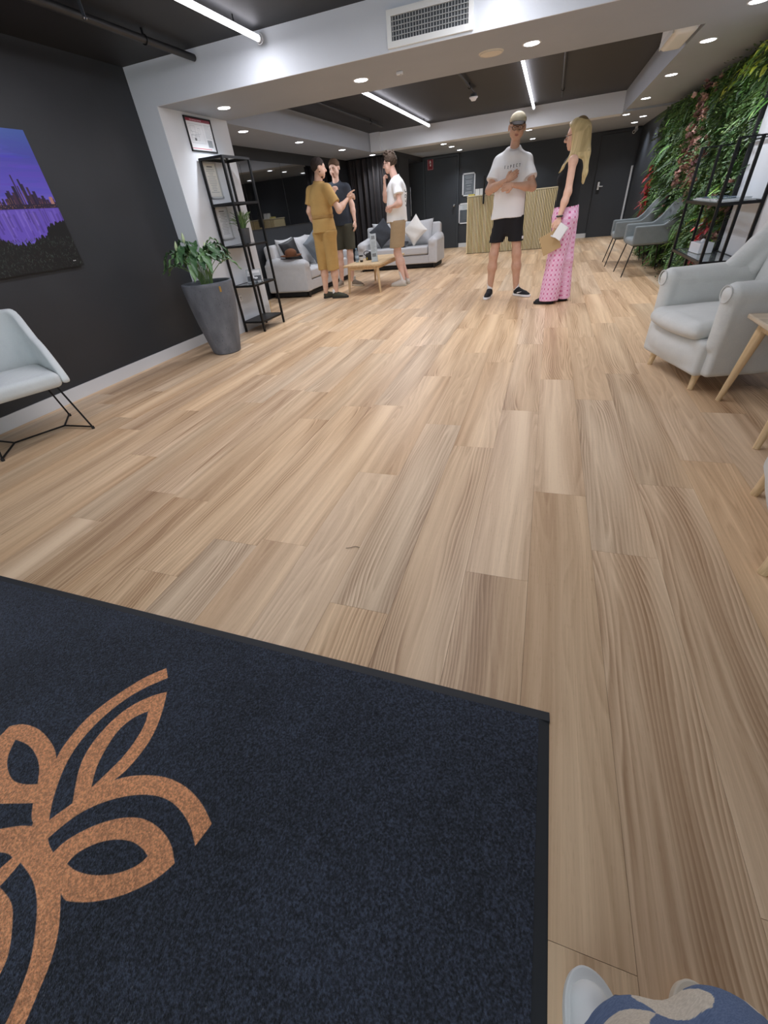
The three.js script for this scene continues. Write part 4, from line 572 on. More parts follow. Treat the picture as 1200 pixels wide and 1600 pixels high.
function headSkin(o = {}) {                                               // face towards +z, eyes at y = 0
  const w = (o.w ?? 1) * 1.1; let f = uni(.03, ell([0, .035, -.012], [.073 * w, .082, .092]), ell([0, -.04, .018], [.065 * w, .073, .07]), cone([-.012, -.094, .054], [.012, -.094, .054], .02), cone([-.035, .02, .066], [.035, .02, .066], .016), cone([-.045, -.03, .045], [-.04, -.05, .04], .022), cone([.045, -.03, .045], [.04, -.05, .04], .022));
  for (const s of [-1, 1]) f = sub(f, ell([s * .031, .0, .088], [.018, .012, .016]), .014);
  f = uni(.008, f, cone([0, .014, .084], [0, -.028, .104], .009, .0155), cone([-.015, -.034, .092], [.015, -.034, .092], .0095));
  f = uni(.006, f, cone([-.02, -.06, .078], [.02, -.06, .078], .007), cone([-.015, -.07, .077], [.015, -.07, .077], .0075));
  f = sub(f, cone([-.022, -.0648, .087], [.022, -.0648, .087], .0022), .003);
  for (const s of [-1, 1]) f = uni(.008, f, ell([s * .076 * w, -.005, -.012], [.011, .03, .019]));
  return nets(f, [-.105, -.135, -.13], [.105, .135, .13], .0055);
}
const headM = (c, yaw, pitch = 0, roll = 0) => M4().makeRotationFromEuler(new THREE.Euler(pitch, yaw, roll, 'YXZ')).setPosition(...c);
const shortHair = (vol = .012, low = -.055) => nets(ripple(sub(cut(cut(ell([0, .04, -.014], [.08 + vol, .083 + vol, .092 + vol]), [0, .062, .07], [0, -.62, .78]), [0, low, 0], [0, -1, -.25]), cone([-.1, -.02, .02], [.1, -.02, .02], .045), .01), vol * .9, 55), [-.11, -.13, -.135], [.11, .16, .12], .0055);
function hand(w, d, n, t, curl = .35, o = {}) {                           // wrist, finger direction, palm normal, thumb side
  d = nrm(d); n = nrm(n); t = nrm(t); const fs = [cone(w, add(w, d, .05), .024, .03, { f: n, s: .6 })];
  const len = [.07, .078, .072, .056];
  for (let i = 0; i < 4; i++) { const c = Array.isArray(curl) ? curl[i] : curl; let p = add(add(w, d, .085 - Math.abs(i - 1.2) * .005), t, .03 - .02 * i); fs.push(cone(add(add(w, d, .02), t, .018 - .012 * i), p, .0145, .0115)); let a = .12; [.45, .31, .24].forEach((q, k) => { a += c * (k ? 1 : .8); const e = add(add(p, d, Math.cos(a) * len[i] * q), n, Math.sin(a) * len[i] * q); fs.push(cone(p, e, .0095 - k * .0008, .009 - k * .001)); p = e; }); }
  const tb = add(add(w, d, .02), t, .026), t1 = add(add(add(tb, d, .03), t, .026 * (o.thumb ?? 1)), n, .012), t2 = add(add(t1, d, .026), n, .008 + (o.tcurl ?? 0)); fs.push(cone(tb, t1, .0145, .0115), cone(t1, t2, .011, .009));
  const c = add(w, d, .08), g = nets(uni(.007, ...fs), c.map(v => v - .13), c.map(v => v + .13), .005); return g;
}
function shoe(parent, heel, yaw, L, upper, sole, o = {}) {               // heel point on the ground, toe along local +z
  const M = M4().makeRotationY(yaw).setPosition(heel[0], 0, heel[2]), k = L / .29;
  const up = uni(.025, cone([0, .05, .035], [0, .075, .05], .037, .036), cone([0, .045, .06], [.004, .035, .19], .039, .038), cone([.002, .033, .17], [.004, .028, .24], .04, .034, { f: [0, 1, 0], s: .8 }), cone([0, .07, .07], [0, .055, .13], .034, .03));
  const sp = part('shoe', nets(cut(up, [0, .018, 0], [0, -1, 0]), [-.07, 0, -.03], [.07, .14, .3], .007).applyMatrix4(M4().makeScale(1, 1, k)).applyMatrix4(M), upper, parent);
  const s = new THREE.Shape(); s.moveTo(0, -.006); s.bezierCurveTo(.045, -.008, .04, .06, .036, .11); s.bezierCurveTo(.036, .15, .052, .18, .046, .225); s.bezierCurveTo(.04, .275, .018, .288, .004, .288); s.bezierCurveTo(-.02, .287, -.042, .265, -.045, .215); s.bezierCurveTo(-.048, .17, -.036, .15, -.036, .11); s.bezierCurveTo(-.038, .06, -.045, -.008, 0, -.006);
  part('sole', new THREE.ExtrudeGeometry(s, { depth: .02, bevelEnabled: true, bevelSize: .003, bevelThickness: .003, bevelSegments: 2 }).rotateX(Math.PI / 2).applyMatrix4(M4().makeScale(1, 1, 1)).translate(0, .0255, 0).applyMatrix4(M4().makeScale(1, 1, k)).applyMatrix4(M), sole, sp);
  if (o.laces) part('laces', [0, 1, 2, 3].map(i => tube([[-.022, .086 - i * .006, .085 + i * .022], [0, .096 - i * .007, .088 + i * .022], [.022, .086 - i * .006, .085 + i * .022]], .003, 8, 5)).map(g => g.applyMatrix4(M)), o.laces, sp);
  if (o.mark) for (const q of [-1, 1]) { const m = new THREE.Shape(); m.moveTo(-.05, .012); m.quadraticCurveTo(-.035, -.012, -.005, .0); m.lineTo(.055, .024); m.quadraticCurveTo(-.01, .012, -.024, .01); m.quadraticCurveTo(-.038, .01, -.05, .012); part('side_mark', new THREE.ExtrudeGeometry(m, { depth: .004, bevelEnabled: false }).rotateY(q > 0 ? Math.PI / 2 : -Math.PI / 2).translate(q * .036, .042, .12).applyMatrix4(M), o.mark, sp); }
  if (o.sock) part('sock', nets(cut(cone([0, .05, .045], [o.lean?.[0] ?? 0, o.sock, (o.lean?.[1] ?? 0) + .045], .036, .038), [0, o.sock, 0], [0, 1, 0]), [-.12, .02, -.08], [.12, o.sock + .05, .17], .007).applyMatrix4(M), o.sockMat, parent);
}
const leg = (h, k, a) => [cone(h, k, .068, .056), cone(k, mixp(k, a, .35), .054, .058), cone(mixp(k, a, .35), a, .057, .036)];
const arm = (s, e, w, q = 1) => [cone(s, e, .045 * q, .042 * q), cone(e, mixp(e, w, .35), .042 * q, .041 * q), cone(mixp(e, w, .35), w, .041 * q, .026 * q)];
const eyes = (parent, M, y = 0) => { for (const s of [-1, 1]) { const ey = part('eye', new THREE.SphereGeometry(.0115, 14, 10).scale(1, .5, 1).translate(s * .031, y - .001, .0735).applyMatrix4(M), mat(0xe4e0da, .3), parent); part('iris', new THREE.SphereGeometry(.0062, 10, 8).scale(1, .8, .8).translate(s * .031, y - .001, .0805).applyMatrix4(M), mat(0x2a1d16, .3), ey); part('eyebrow', tube([[s * .016, y + .021, .087], [s * .034, y + .026, .083], [s * .05, y + .019, .071]], .0042, 8, 5).applyMatrix4(M), parent.userData.brow, parent); } part('lips', [tube([[-.022, -.0625, .08], [-.008, -.0585, .087], [0, -.0605, .088], [.008, -.0585, .087], [.022, -.0625, .08]], .0036, 14, 6), tube([[-.02, -.066, .08], [0, -.0715, .087], [.02, -.066, .08]], .0042, 12, 6)].map(g => g.applyMatrix4(M)), mat(0xa5675a, .5), parent); };
function glasses(parent, M, m, r = .023) { const list = []; for (const s of [-1, 1]) { list.push(new THREE.TorusGeometry(r, .0026, 6, 24).scale(1.12, .85, 1).translate(s * .032, -.004, .1)); list.push(tube([[s * .057, .002, .097], [s * .079, .006, .05], [s * .083, .004, -.01], [s * .08, -.018, -.03]], .0024, 12, 5)); } list.push(tube([[-.009, .002, .101], [0, .006, .104], [.009, .002, .101]], .0024, 6, 5)); part('glasses', list.map(g => g.applyMatrix4(M)), m, parent); }
const box3 = (a, b) => [a, b];
function person(label, base) { const t = thing('person', label, 'person', base); t.userData.brow = null; return t; }
const finishBrow = t => { delete t.userData.brow; };

{ // man in cap, arms crossed, facing the viewer
  const t = person('man in a white printed shirt, black shorts and cream cap, arms folded', [-.48, 0, -6.6]); t.userData.brow = mat(0x3a2a20, .8);
  const sk = skinMat([206, 164, 138], 1), f = [0, 0, 1], SR = [-.185, 1.465, -.01], SL = [.16, 1.455, -.01], ER = [-.262, 1.2, .1], EL = [.248, 1.19, .1], WR = [-.055, 1.275, .235], WL = [.03, 1.225, .265], HR = [-.1, .92, 0], HL = [.075, .92, 0], KR = [-.168, .51, .02], KL = [.128, .505, .02], AR = [-.195, .1, -.02], AL = [.158, .1, -.02], HM = headM([.008, 1.752, .01], .12, .1, -.06);
  const body = nets(uni(.035, cone([-.012, 1.5, -.015], [.004, 1.68, -.015], .058, .05), cone(SR, SL, .042), cone([-.015, 1.35, 0], [-.015, 1.1, 0], .14, .13, { f, s: .7 }), cone([-.015, 1.1, 0], [-.012, .98, 0], .12, .1, { f, s: .7 }), ...arm(SR, ER, WR), ...arm(SL, EL, WL), ...leg(HR, KR, AR), ...leg(HL, KL, AL)), [-.36, .06, -.2], [.36, 1.72, .36], .012);
  part('body', [body, headSkin({ w: 1.07 }).applyMatrix4(HM), hand(WR, [.93, .45, -.1], [0, .1, -1], [-.35, .9, .2], .22), hand(WL, [-1, -.12, .02], [0, -.1, -1], [.1, -.95, .2], .4)], sk, t);
  eyes(t, HM); glasses(t, HM, mat(0x4a3a30, .4));
  part('hair', shortHair(.008, -.04).applyMatrix4(HM), mat(0x4a3a2c, .8), t);
  const crown = uni(.02, ell([0, .06, -.012], [.094, .072, .104]), ell([0, .08, .035], [.068, .052, .05])), cutc = cut(crown, [0, .042, 0], [0, -1, .12]);
  const cp = part('cap_front', nets(cut(cutc, [0, 0, .005], [0, 0, -1]), [-.11, .0, -.12], [.11, .17, .12], .006).applyMatrix4(HM), cloth([222, 212, 184], 31), t, 'cream front of the cap'); part('cap_back', nets(cut(cutc, [0, 0, .005], [0, 0, 1]), [-.11, .0, -.13], [.11, .17, .12], .006).applyMatrix4(HM), cloth([46, 44, 44], 32), t, 'dark mesh back of the cap');
  part('cap_brim', nets(cone([0, .044, .07], [0, .022, .15], .08, .056, { f: [0, 1, 0], s: .11 }), [-.1, -.02, -.03], [.1, .09, .24], .005).applyMatrix4(HM), cloth([52, 46, 42], 33), cp, 'dark curved cap brim');
  const txt = canvasTex(512, 128, (c, w, h) => { c.fillStyle = '#f6f8f9'; c.fillRect(0, 0, w, h); c.fillStyle = '#3c4046'; c.font = 'bold 62px sans-serif'; const L = ['E', 'X', 'P', 'E', 'C', 'T']; L.forEach((q, i) => { c.save(); c.translate(66 + i * 72, 88 + [2, 8, 4, 0, -4, -2][i]); c.rotate([.05, .12, 0, .0, -.06, .0][i]); if (i < 2) c.fillStyle = '#7d8288'; else c.fillStyle = '#3c4046'; c.fillText(q, 0, 0); c.restore(); }); });
  txt.wrapS = txt.wrapT = THREE.ClampToEdgeWrapping;
  const shirt = uni(.035, cone([-.014, 1.33, 0], [-.02, 1.1, 0], .182, .182, { f, s: .66 }), cone([-.02, 1.1, 0], [-.022, .85, .01], .182, .208, { f, s: .66 }), cone([-.04, 1.51, -.01], add(SR, [.01, -.005, 0]), .07, .062), cone([.016, 1.51, -.01], add(SL, [-.01, -.005, 0]), .07, .062), cone([-.013, 1.49, 0], [-.013, 1.55, -.012], .09, .074), cut(cone(add(SR, [.01, -.005, 0]), ER, .062, .088), mixp(SR, ER, .66), dif(ER, SR)), cut(cone(add(SL, [-.01, -.005, 0]), EL, .062, .088), mixp(SL, EL, .66), dif(EL, SL)));
  part('shirt', nets(ripple(cut(cut(shirt, [0, .9, 0], [0, -1, 0]), [0, 1.562, .03], [0, 1, .45]), .034, 7, 9), [-.38, .86, -.24], [.36, 1.62, .26], .012, (x, y, z, n) => n[2] > .15 ? [clamp((x + .13) / .24, .01, .99), clamp((y - 1.365) / .085, .02, .98)] : [.01, .02]), phys(0xffffff, .9, { map: txt, sheen: .1 }), t);
  const sh = uni(.03, cone([-.1, .9, 0], [.076, .9, 0], .1, .1), cone([-.012, .88, 0], [-.018, .78, 0], .1, .07), cone([-.1, .84, 0], [-.157, .6, .01], .1, .094), cone([.07, .84, 0], [.11, .6, .01], .1, .094));
  part('shorts', nets(ripple(cut(cut(sh, [0, .645, 0], [0, -1, 0]), [0, .925, 0], [0, 1, 0]), .014, 11, 5), [-.32, .6, -.2], [.3, 1.0, .2], .012), cloth([27, 28, 32], 34), t); part('shorts_mark', box(.02, .03, .004).rotateY(.5).translate(.19, .69, .118), MT.white, t, 'small white mark on the hem');
  const blk = cloth([28, 29, 33], 35), wt = mat(0xe8e8e8, .6);
  shoe(t, [-.19, 0, -.06], -.12, .29, blk, wt, { mark: wt, laces: mat(0x3a3c40, .7), sock: .2, sockMat: cloth([232, 232, 232], 36) }); shoe(t, [.14, 0, -.05], .85, .29, blk, wt, { mark: wt, laces: mat(0x3a3c40, .7), lean: [-.016, -.018], sock: .2, sockMat: cloth([232, 232, 232], 37) }); finishBrow(t);
}
{ // woman in profile, facing left
  const t = person('blonde woman in a black sleeveless top and pink patterned trousers', [.17, 0, -6.1]); t.userData.brow = mat(0x8a6d48, .8);
  const sk = skinMat([232, 188, 164], 2), f = nrm([-1, 0, -.18]), yaw = Math.atan2(-1, -.1), SN = [.0, 1.365, .15], SF = [.03, 1.37, -.15], EN = [-.01, 1.105, .2], WN = [-.066, .88, .215], EF = [.06, 1.1, -.2], WF = [.04, .88, -.19], HM = headM([.0, 1.572, 0], yaw, .06, 0);
  const hipN = [.0, .88, .08], hipF = [.02, .88, -.08], KN = [-.03, .48, .08], KF = [.04, .48, -.08], AN = [-.03, .09, .08], AF = [.11, .09, -.08];
  const body = nets(uni(.03, cone([.02, 1.39, 0], [.01, 1.5, 0], .047, .045), cone(SN, SF, .045), cone([.01, 1.28, 0], [.0, 1.08, 0], .13, .11, { f, s: .75 }), cone([0, 1.08, 0], [.0, .92, 0], .11, .15, { f, s: .8 }), ...arm(SN, EN, WN, .86), ...arm(SF, EF, WF, .86), ...leg(hipN, KN, AN), ...leg(hipF, KF, AF)), [-.22, .05, -.32], [.24, 1.55, .32], .012);
  part('body', [body, headSkin({ w: .95 }).applyMatrix4(HM), hand(WN, [-.12, -1, .02], [.1, 0, -1], [-1, 0, .2], [.25, .3, .4, .5]), hand(WF, [-.3, -1, 0], [.1, 0, 1], [-1, 0, 0], .4)], sk, t);
  eyes(t, HM); glasses(t, HM, mat(0x2a1c1a, .4));
  const hairT = dataTex(256, 256, (i, j) => { const a = n2(i / 3, j / 60), b = n2(i / 14 + 9, j / 90); const d = (a - .5) * 34 + (b - .5) * 30; return [208 + d, 186 + d, 136 + d * .9].map(q => clamp(q, 0, 255)); }, true, true);
  const hairM = phys(0xffffff, .5, { map: hairT, sheen: .3, sheenRoughness: .4 });
  const hair = uni(.025, cut(ell([.004, 1.605, 0], [.112, .104, .092]), [-.05, 1.6, 0], [-1, -.5, 0]), cone([.05, 1.6, 0], [.085, 1.42, .01], .088, .075, { f: [0, 0, 1], s: .95 }), cone([.09, 1.42, .01], [.12, 1.26, .015], .07, .045), cone([.12, 1.26, .015], [.135, 1.17, .02], .045, .012), cone([-.01, 1.57, .068], [.0, 1.42, .09], .034, .036), cone([0, 1.42, .09], [-.08, 1.32, .07], .034, .02), cone([-.08, 1.32, .07], [-.125, 1.28, .05], .02, .006), cone([.03, 1.58, .06], [.05, 1.4, .075], .05, .045), cone([-.01, 1.57, -.068], [.02, 1.4, -.09], .034, .03));
  part('hair', nets(ripple(hair, .01, 26, 4), [-.17, 1.12, -.15], [.22, 1.74, .16], .008, (x, y, z) => [x * 2.2 + z * 2.2, y * .7]), hairM, t); part('parting', nets(cut(ell([.03, 1.62, .005], [.085, .098, .066]), [0, 1.672, 0], [0, -1, 0]), [-.1, 1.6, -.1], [.14, 1.74, .1], .007), mat(0x7a6546, .8), t, 'darker hair roots along the parting');
  const top = uni(.03, cone([.01, 1.29, 0], [.0, 1.1, 0], .142, .13, { f, s: .82 }), cone([0, 1.1, 0], [.0, .96, 0], .13, .148, { f, s: .86 }), ell([-.07, 1.22, .06], [.065, .07, .065]), ell([-.07, 1.22, -.07], [.065, .07, .065]), cone([.05, 1.33, .085], [.03, 1.41, .085], .03, .026), cone([.05, 1.33, -.085], [.03, 1.41, -.085], .03, .026));
  part('top', nets(ripple(cut(cut(top, [0, .975, 0], [0, -1, 0]), [0, 1.425, 0], [0, 1, 0]), .01, 12, 8), [-.2, .93, -.22], [.22, 1.46, .22], .011), cloth([20, 20, 23], 41), t);
  const pat = canvasTex(256, 256, (c, w, h) => { c.fillStyle = '#ecbad6'; c.fillRect(0, 0, w, h); for (let j = 0; j < 4; j++) for (let i = 0; i < 4; i++) { const x = i * 64 + 32, y = j * 64 + 32; c.fillStyle = '#f6d8ea'; c.fillRect(x - 30, y - 4, 60, 8); c.fillRect(x - 4, y - 30, 8, 60); c.fillStyle = '#dc7ba8'; c.beginPath(); c.ellipse(x, y, 13, 16, 0, 0, 7); c.fill(); c.fillStyle = '#c95c92'; c.beginPath(); c.ellipse(x + 3, y + 2, 6, 8, 0, 0, 7); c.fill(); c.fillStyle = '#d98bb8'; c.fillRect(x - 36, y - 36, 9, 9); } }); pat.wrapS = pat.wrapT = THREE.RepeatWrapping;
  const legAxis = (y, s) => { const u = clamp((.95 - y) / .92); return s > 0 ? [lerp(.0, -.062, u), lerp(.04, .085, u)] : [lerp(.02, .1, u), lerp(-.04, -.085, u)]; };
  const pants = uni(.03, cone([.005, 1.0, 0], [.0, .88, 0], .135, .155, { f, s: .92 }), cone([0, .86, .07], legAxis2(.45, 1), .125, .1), cone(legAxis2(.45, 1), legAxis2(-.02, 1), .1, .115), cone([.02, .86, -.07], legAxis2(.45, -1), .125, .1), cone(legAxis2(.45, -1), legAxis2(-.02, -1), .1, .112));
  function legAxis2(y, s) { const a = legAxis(y, s); return [a[0], y, a[1]]; }
  part('trousers', nets(ripple(cut(cut(pants, [0, .032, 0], [0, -1, 0]), [0, .985, 0], [0, 1, 0]), .014, 10, 4), [-.24, .0, -.25], [.26, 1.02, .25], .011, (x, y, z, n) => { const s = y > .8 ? 0 : (z > (legAxis(y, 1)[1] + legAxis(y, -1)[1]) / 2 ? 1 : -1); const a = s ? legAxis(y, s) : [.005, 0]; return [Math.atan2(x - a[0], z - a[1]) * .115 / .2, y / .2]; }), phys(0xffffff, .85, { map: pat, sheen: .2 }), t);
  const bl = mat(0x1b1a1d, .7); shoe(t, [-.0, 0, .09], -Math.PI / 2 - .05, .23, bl, bl); shoe(t, [.165, 0, -.085], -Math.PI / 2 + .1, .22, bl, bl);
  part('wristwatch', new THREE.TorusGeometry(.029, .008, 8, 22).rotateX(Math.PI / 2).translate(-.062, .9, .213), mat(0x2a2420, .5), t); finishBrow(t);
  const e = thing('kraft_envelope', 'brown paper envelope held in the blonde woman\'s hand', 'envelope', [.045, .66, -5.868], 0); part('sleeve', turnG(rbox(.2, .2, .006, .002), .1, .25, .38), mat(0xbfa277, .8), e); part('ribbon', [turnG(box(.07, .02, .004), .1, .25, .5).translate(-.0, .075, .008), turnG(box(.05, .016, .004), .1, .2, -.4).translate(.02, .06, .01)], MT.white, e);
  const c = thing('white_card', 'white card tilted above the brown envelope in the woman\'s hand', 'card', [.135, .76, -5.845], 0); part('face', turnG(box(.1, .14, .004), .05, .2, -.55), mat(0xf2f3f4, .6), c); part('back', turnG(box(.1, .14, .003), .05, .2, -.6).translate(.006, -.004, -.006), mat(0xd9dcde, .6), c);
}
{ // man in mustard outfit seen from behind
  const t = person('man in a mustard short sleeved outfit seen from behind, pointing', [-3.28, 0, -7.0]); t.userData.brow = mat(0x2a211b, .8);
  const sk = skinMat([222, 182, 158], 3), f = nrm([.5, 0, -.87]), SR = [.165, 1.43, .07], SL = [-.165, 1.44, -.07], ER = [.31, 1.18, .06], WR = [.405, 1.3, -.1], EL = [-.245, 1.2, -.08], WL = [-.215, .98, -.17], HR = [.09, .9, .05], HL = [-.1, .9, -.03], KR = [.085, .5, .02], KL = [-.11, .5, -.02], AR = [.05, .1, .0], AL = [-.15, .1, -.02], HM = headM([.045, 1.682, .0], Math.atan2(.8, -.6), .04, 0);
  const body = nets(uni(.035, cone([.0, 1.46, 0], [.035, 1.63, 0], .062, .058), cone(SR, SL, .042), cone([0, 1.32, 0], [0, 1.08, 0], .15, .14, { f, s: .72 }), cone([0, 1.08, 0], [0, .98, 0], .12, .1, { f, s: .72 }), ...arm(SR, ER, WR), ...arm(SL, EL, WL), ...leg(HR, KR, AR), ...leg(HL, KL, AL)), [-.36, .06, -.36], [.5, 1.68, .3], .012);
  part('body', [body, headSkin({ w: 1.05 }).applyMatrix4(HM), hand(WR, [.8, .55, -.2], [.3, -.7, -.5], [-.45, .8, .3], [.08, 1.0, 1.1, 1.1], { thumb: .7 }), hand(WL, [.2, -1, -.1], [1, .1, 0], [.2, 0, -1], .5)], sk, t); eyes(t, HM);
  part('hair', shortHair(.007, -.05).applyMatrix4(HM), cloth([52, 42, 38], 51), t); part('beard', nets(cut(sub(uni(.02, ell([0, -.065, .025], [.06, .055, .062]), cone([-.062, -.03, .0], [.062, -.03, .0], .02)), cone([-.02, -.063, .09], [.02, -.063, .09], .014), .01), [0, -.035, 0], [0, 1, .0]), [-.1, -.14, -.06], [.1, 0, .11], .006).applyMatrix4(HM), mat(0x5a4438, .9), t);
  const must = cloth([188, 152, 92], 52), shirt = uni(.035, cone([0, 1.33, 0], [0, 1.14, 0], .182, .178, { f, s: .78 }), cone([0, 1.14, 0], [.005, .86, 0], .18, .212, { f, s: .8 }), cone([.0, 1.46, 0], SR, .075, .064), cone([0, 1.46, 0], SL, .075, .064), cone([0, 1.44, 0], [.008, 1.5, 0], .1, .075), cut(cone(SR, ER, .066, .086), mixp(SR, ER, .68), dif(ER, SR)), cut(cone(SL, EL, .066, .082), mixp(SL, EL, .68), dif(EL, SL)));
  const pinch = (x, y, z) => ripple(cut(cut(shirt, [0, .93, 0], [0, -1, 0]), [0, 1.53, 0], [0, 1, 0]), .03, 8, 7)(x, y, z) + .012 * Math.exp(-((y - 1.12) ** 2) * 900);
  part('shirt', nets(pinch, [-.38, .88, -.3], [.42, 1.58, .3], .012), must, t); part('collar', nets(cut(cut(cone([.005, 1.48, 0], [.02, 1.54, -.005], .088, .08), [0, 1.545, 0], [.1, 1, 0]), [0, 1.485, 0], [0, -1, 0]), [-.12, 1.44, -.13], [.14, 1.58, .13], .009), cloth([166, 130, 76], 53), t); part('belt', nets((x, y, z) => Math.max(cone([0, 1.2, 0], [0, 1.04, 0], .188, .19, { f, s: .8 })(x, y, z), Math.abs(y - 1.12) - .02), [-.24, 1.08, -.24], [.24, 1.16, .24], .011), cloth([170, 134, 80], 54), t);
  const cul = uni(.035, cone(add(HR, [0, .03, 0]), add(HL, [0, .03, 0]), .12, .12), cone([0, .88, 0], [-.01, .72, 0], .11, .08), cone(HR, [.068, .36, .03], .115, .092), cone(HL, [-.128, .36, -.03], .115, .092)); part('culottes', nets(ripple(cut(cut(cul, [0, .42, 0], [0, -1, 0]), [0, .945, 0], [0, 1, 0]), .026, 9, 4), [-.32, .38, -.25], [.28, 1.0, .25], .012), must, t);
  const ol = cloth([66, 66, 54], 55), os = mat(0x2c2b26, .8); shoe(t, [-.02, 0, .01], Math.PI / 2 + .12, .275, ol, os, { sock: .13, sockMat: MT.white }); shoe(t, [-.185, 0, .0], 2.45, .27, ol, os, { sock: .13, sockMat: MT.white }); finishBrow(t);
}
{ // man in navy shirt facing the viewer
  const t = person('man in a navy shirt and dark olive shorts facing the mustard man', [-3.48, 0, -8.2]); t.userData.brow = mat(0x4a3524, .8);
  const sk = skinMat([228, 190, 170], 4), f = nrm([.12, 0, 1]), SL = [.155, 1.475, .0], SR = [-.185, 1.49, .01], EL = [.215, 1.235, -.02], WL = [.252, 1.005, .02], ER = [-.2, 1.24, .12], WR = [.02, 1.39, .31], HL = [.1, .93, 0], HR = [-.1, .93, 0], KL = [.09, .5, .02], KR = [-.11, .5, .02], AL = [.06, .1, -.02], AR = [-.16, .1, -.02], HM = headM([-.012, 1.742, .02], -.12, .2, .06);
  const body = nets(uni(.035, cone([-.022, 1.5, 0], [-.016, 1.68, .01], .058, .054), cone(SR, SL, .042), cone([-.01, 1.36, 0], [-.005, 1.1, 0], .145, .135, { f, s: .7 }), cone([0, 1.1, 0], [0, 1.0, 0], .12, .1, { f, s: .7 }), ...arm(SR, ER, WR), ...arm(SL, EL, WL), ...leg(HR, KR, AR), ...leg(HL, KL, AL)), [-.34, .06, -.22], [.36, 1.72, .42], .012);
  part('body', [body, headSkin().applyMatrix4(HM), hand(WR, [.45, .8, .15], [.5, -.3, -.6], [-.7, .4, .3], .45), hand(WL, [.06, -1, .05], [-1, 0, 0], [0, 0, 1], .3)], sk, t); eyes(t, HM); part('hair', shortHair(.009, -.03).applyMatrix4(HM), cloth([92, 70, 52], 61), t);
  const shirt = uni(.035, cone([-.012, 1.36, 0], [-.01, 1.1, 0], .18, .182, { f, s: .68 }), cone([-.01, 1.1, 0], [0, .88, 0], .182, .2, { f, s: .7 }), cone([-.018, 1.5, 0], SR, .07, .062), cone([-.018, 1.5, 0], SL, .07, .062), cone([-.018, 1.48, 0], [-.02, 1.545, -.01], .095, .064), cut(cone(SR, ER, .064, .084), mixp(SR, ER, .64), dif(ER, SR)), cut(cone(SL, EL, .064, .084), mixp(SL, EL, .64), dif(EL, SL)));
  part('shirt', nets(ripple(cut(cut(shirt, [0, .955, 0], [0, -1, 0]), [0, 1.56, .03], [0, 1, .5]), .03, 7, 9), [-.36, .9, -.24], [.36, 1.62, .28], .012), cloth([50, 56, 66], 62), t); part('neck_band', new THREE.TorusGeometry(.066, .006, 8, 28).rotateX(Math.PI / 2 + .35).translate(-.02, 1.555, .004), cloth([30, 32, 36], 63), t);
  const sh = uni(.03, cone([-.09, .95, 0], [.09, .95, 0], .105, .105), cone([0, .9, 0], [-.005, .78, 0], .1, .07), cone(HR, [-.112, .55, .01], .11, .098), cone(HL, [.1, .55, .01], .11, .098)); part('shorts', nets(ripple(cut(cut(sh, [0, .595, 0], [0, -1, 0]), [0, .98, 0], [0, 1, 0]), .014, 11, 5), [-.28, .56, -.2], [.28, 1.02, .2], .012), cloth([70, 70, 58], 64), t);
  const ta = cloth([132, 120, 106], 65), so = mat(0xcfc6b6, .7); shoe(t, [.045, 0, -.05], 1.15, .29, ta, so, { laces: MT.white, sock: .16, sockMat: cloth([190, 188, 180], 66) }); shoe(t, [-.165, 0, -.06], -.1, .285, ta, so, { laces: MT.white, sock: .16, sockMat: cloth([190, 188, 180], 67) }); finishBrow(t);
}
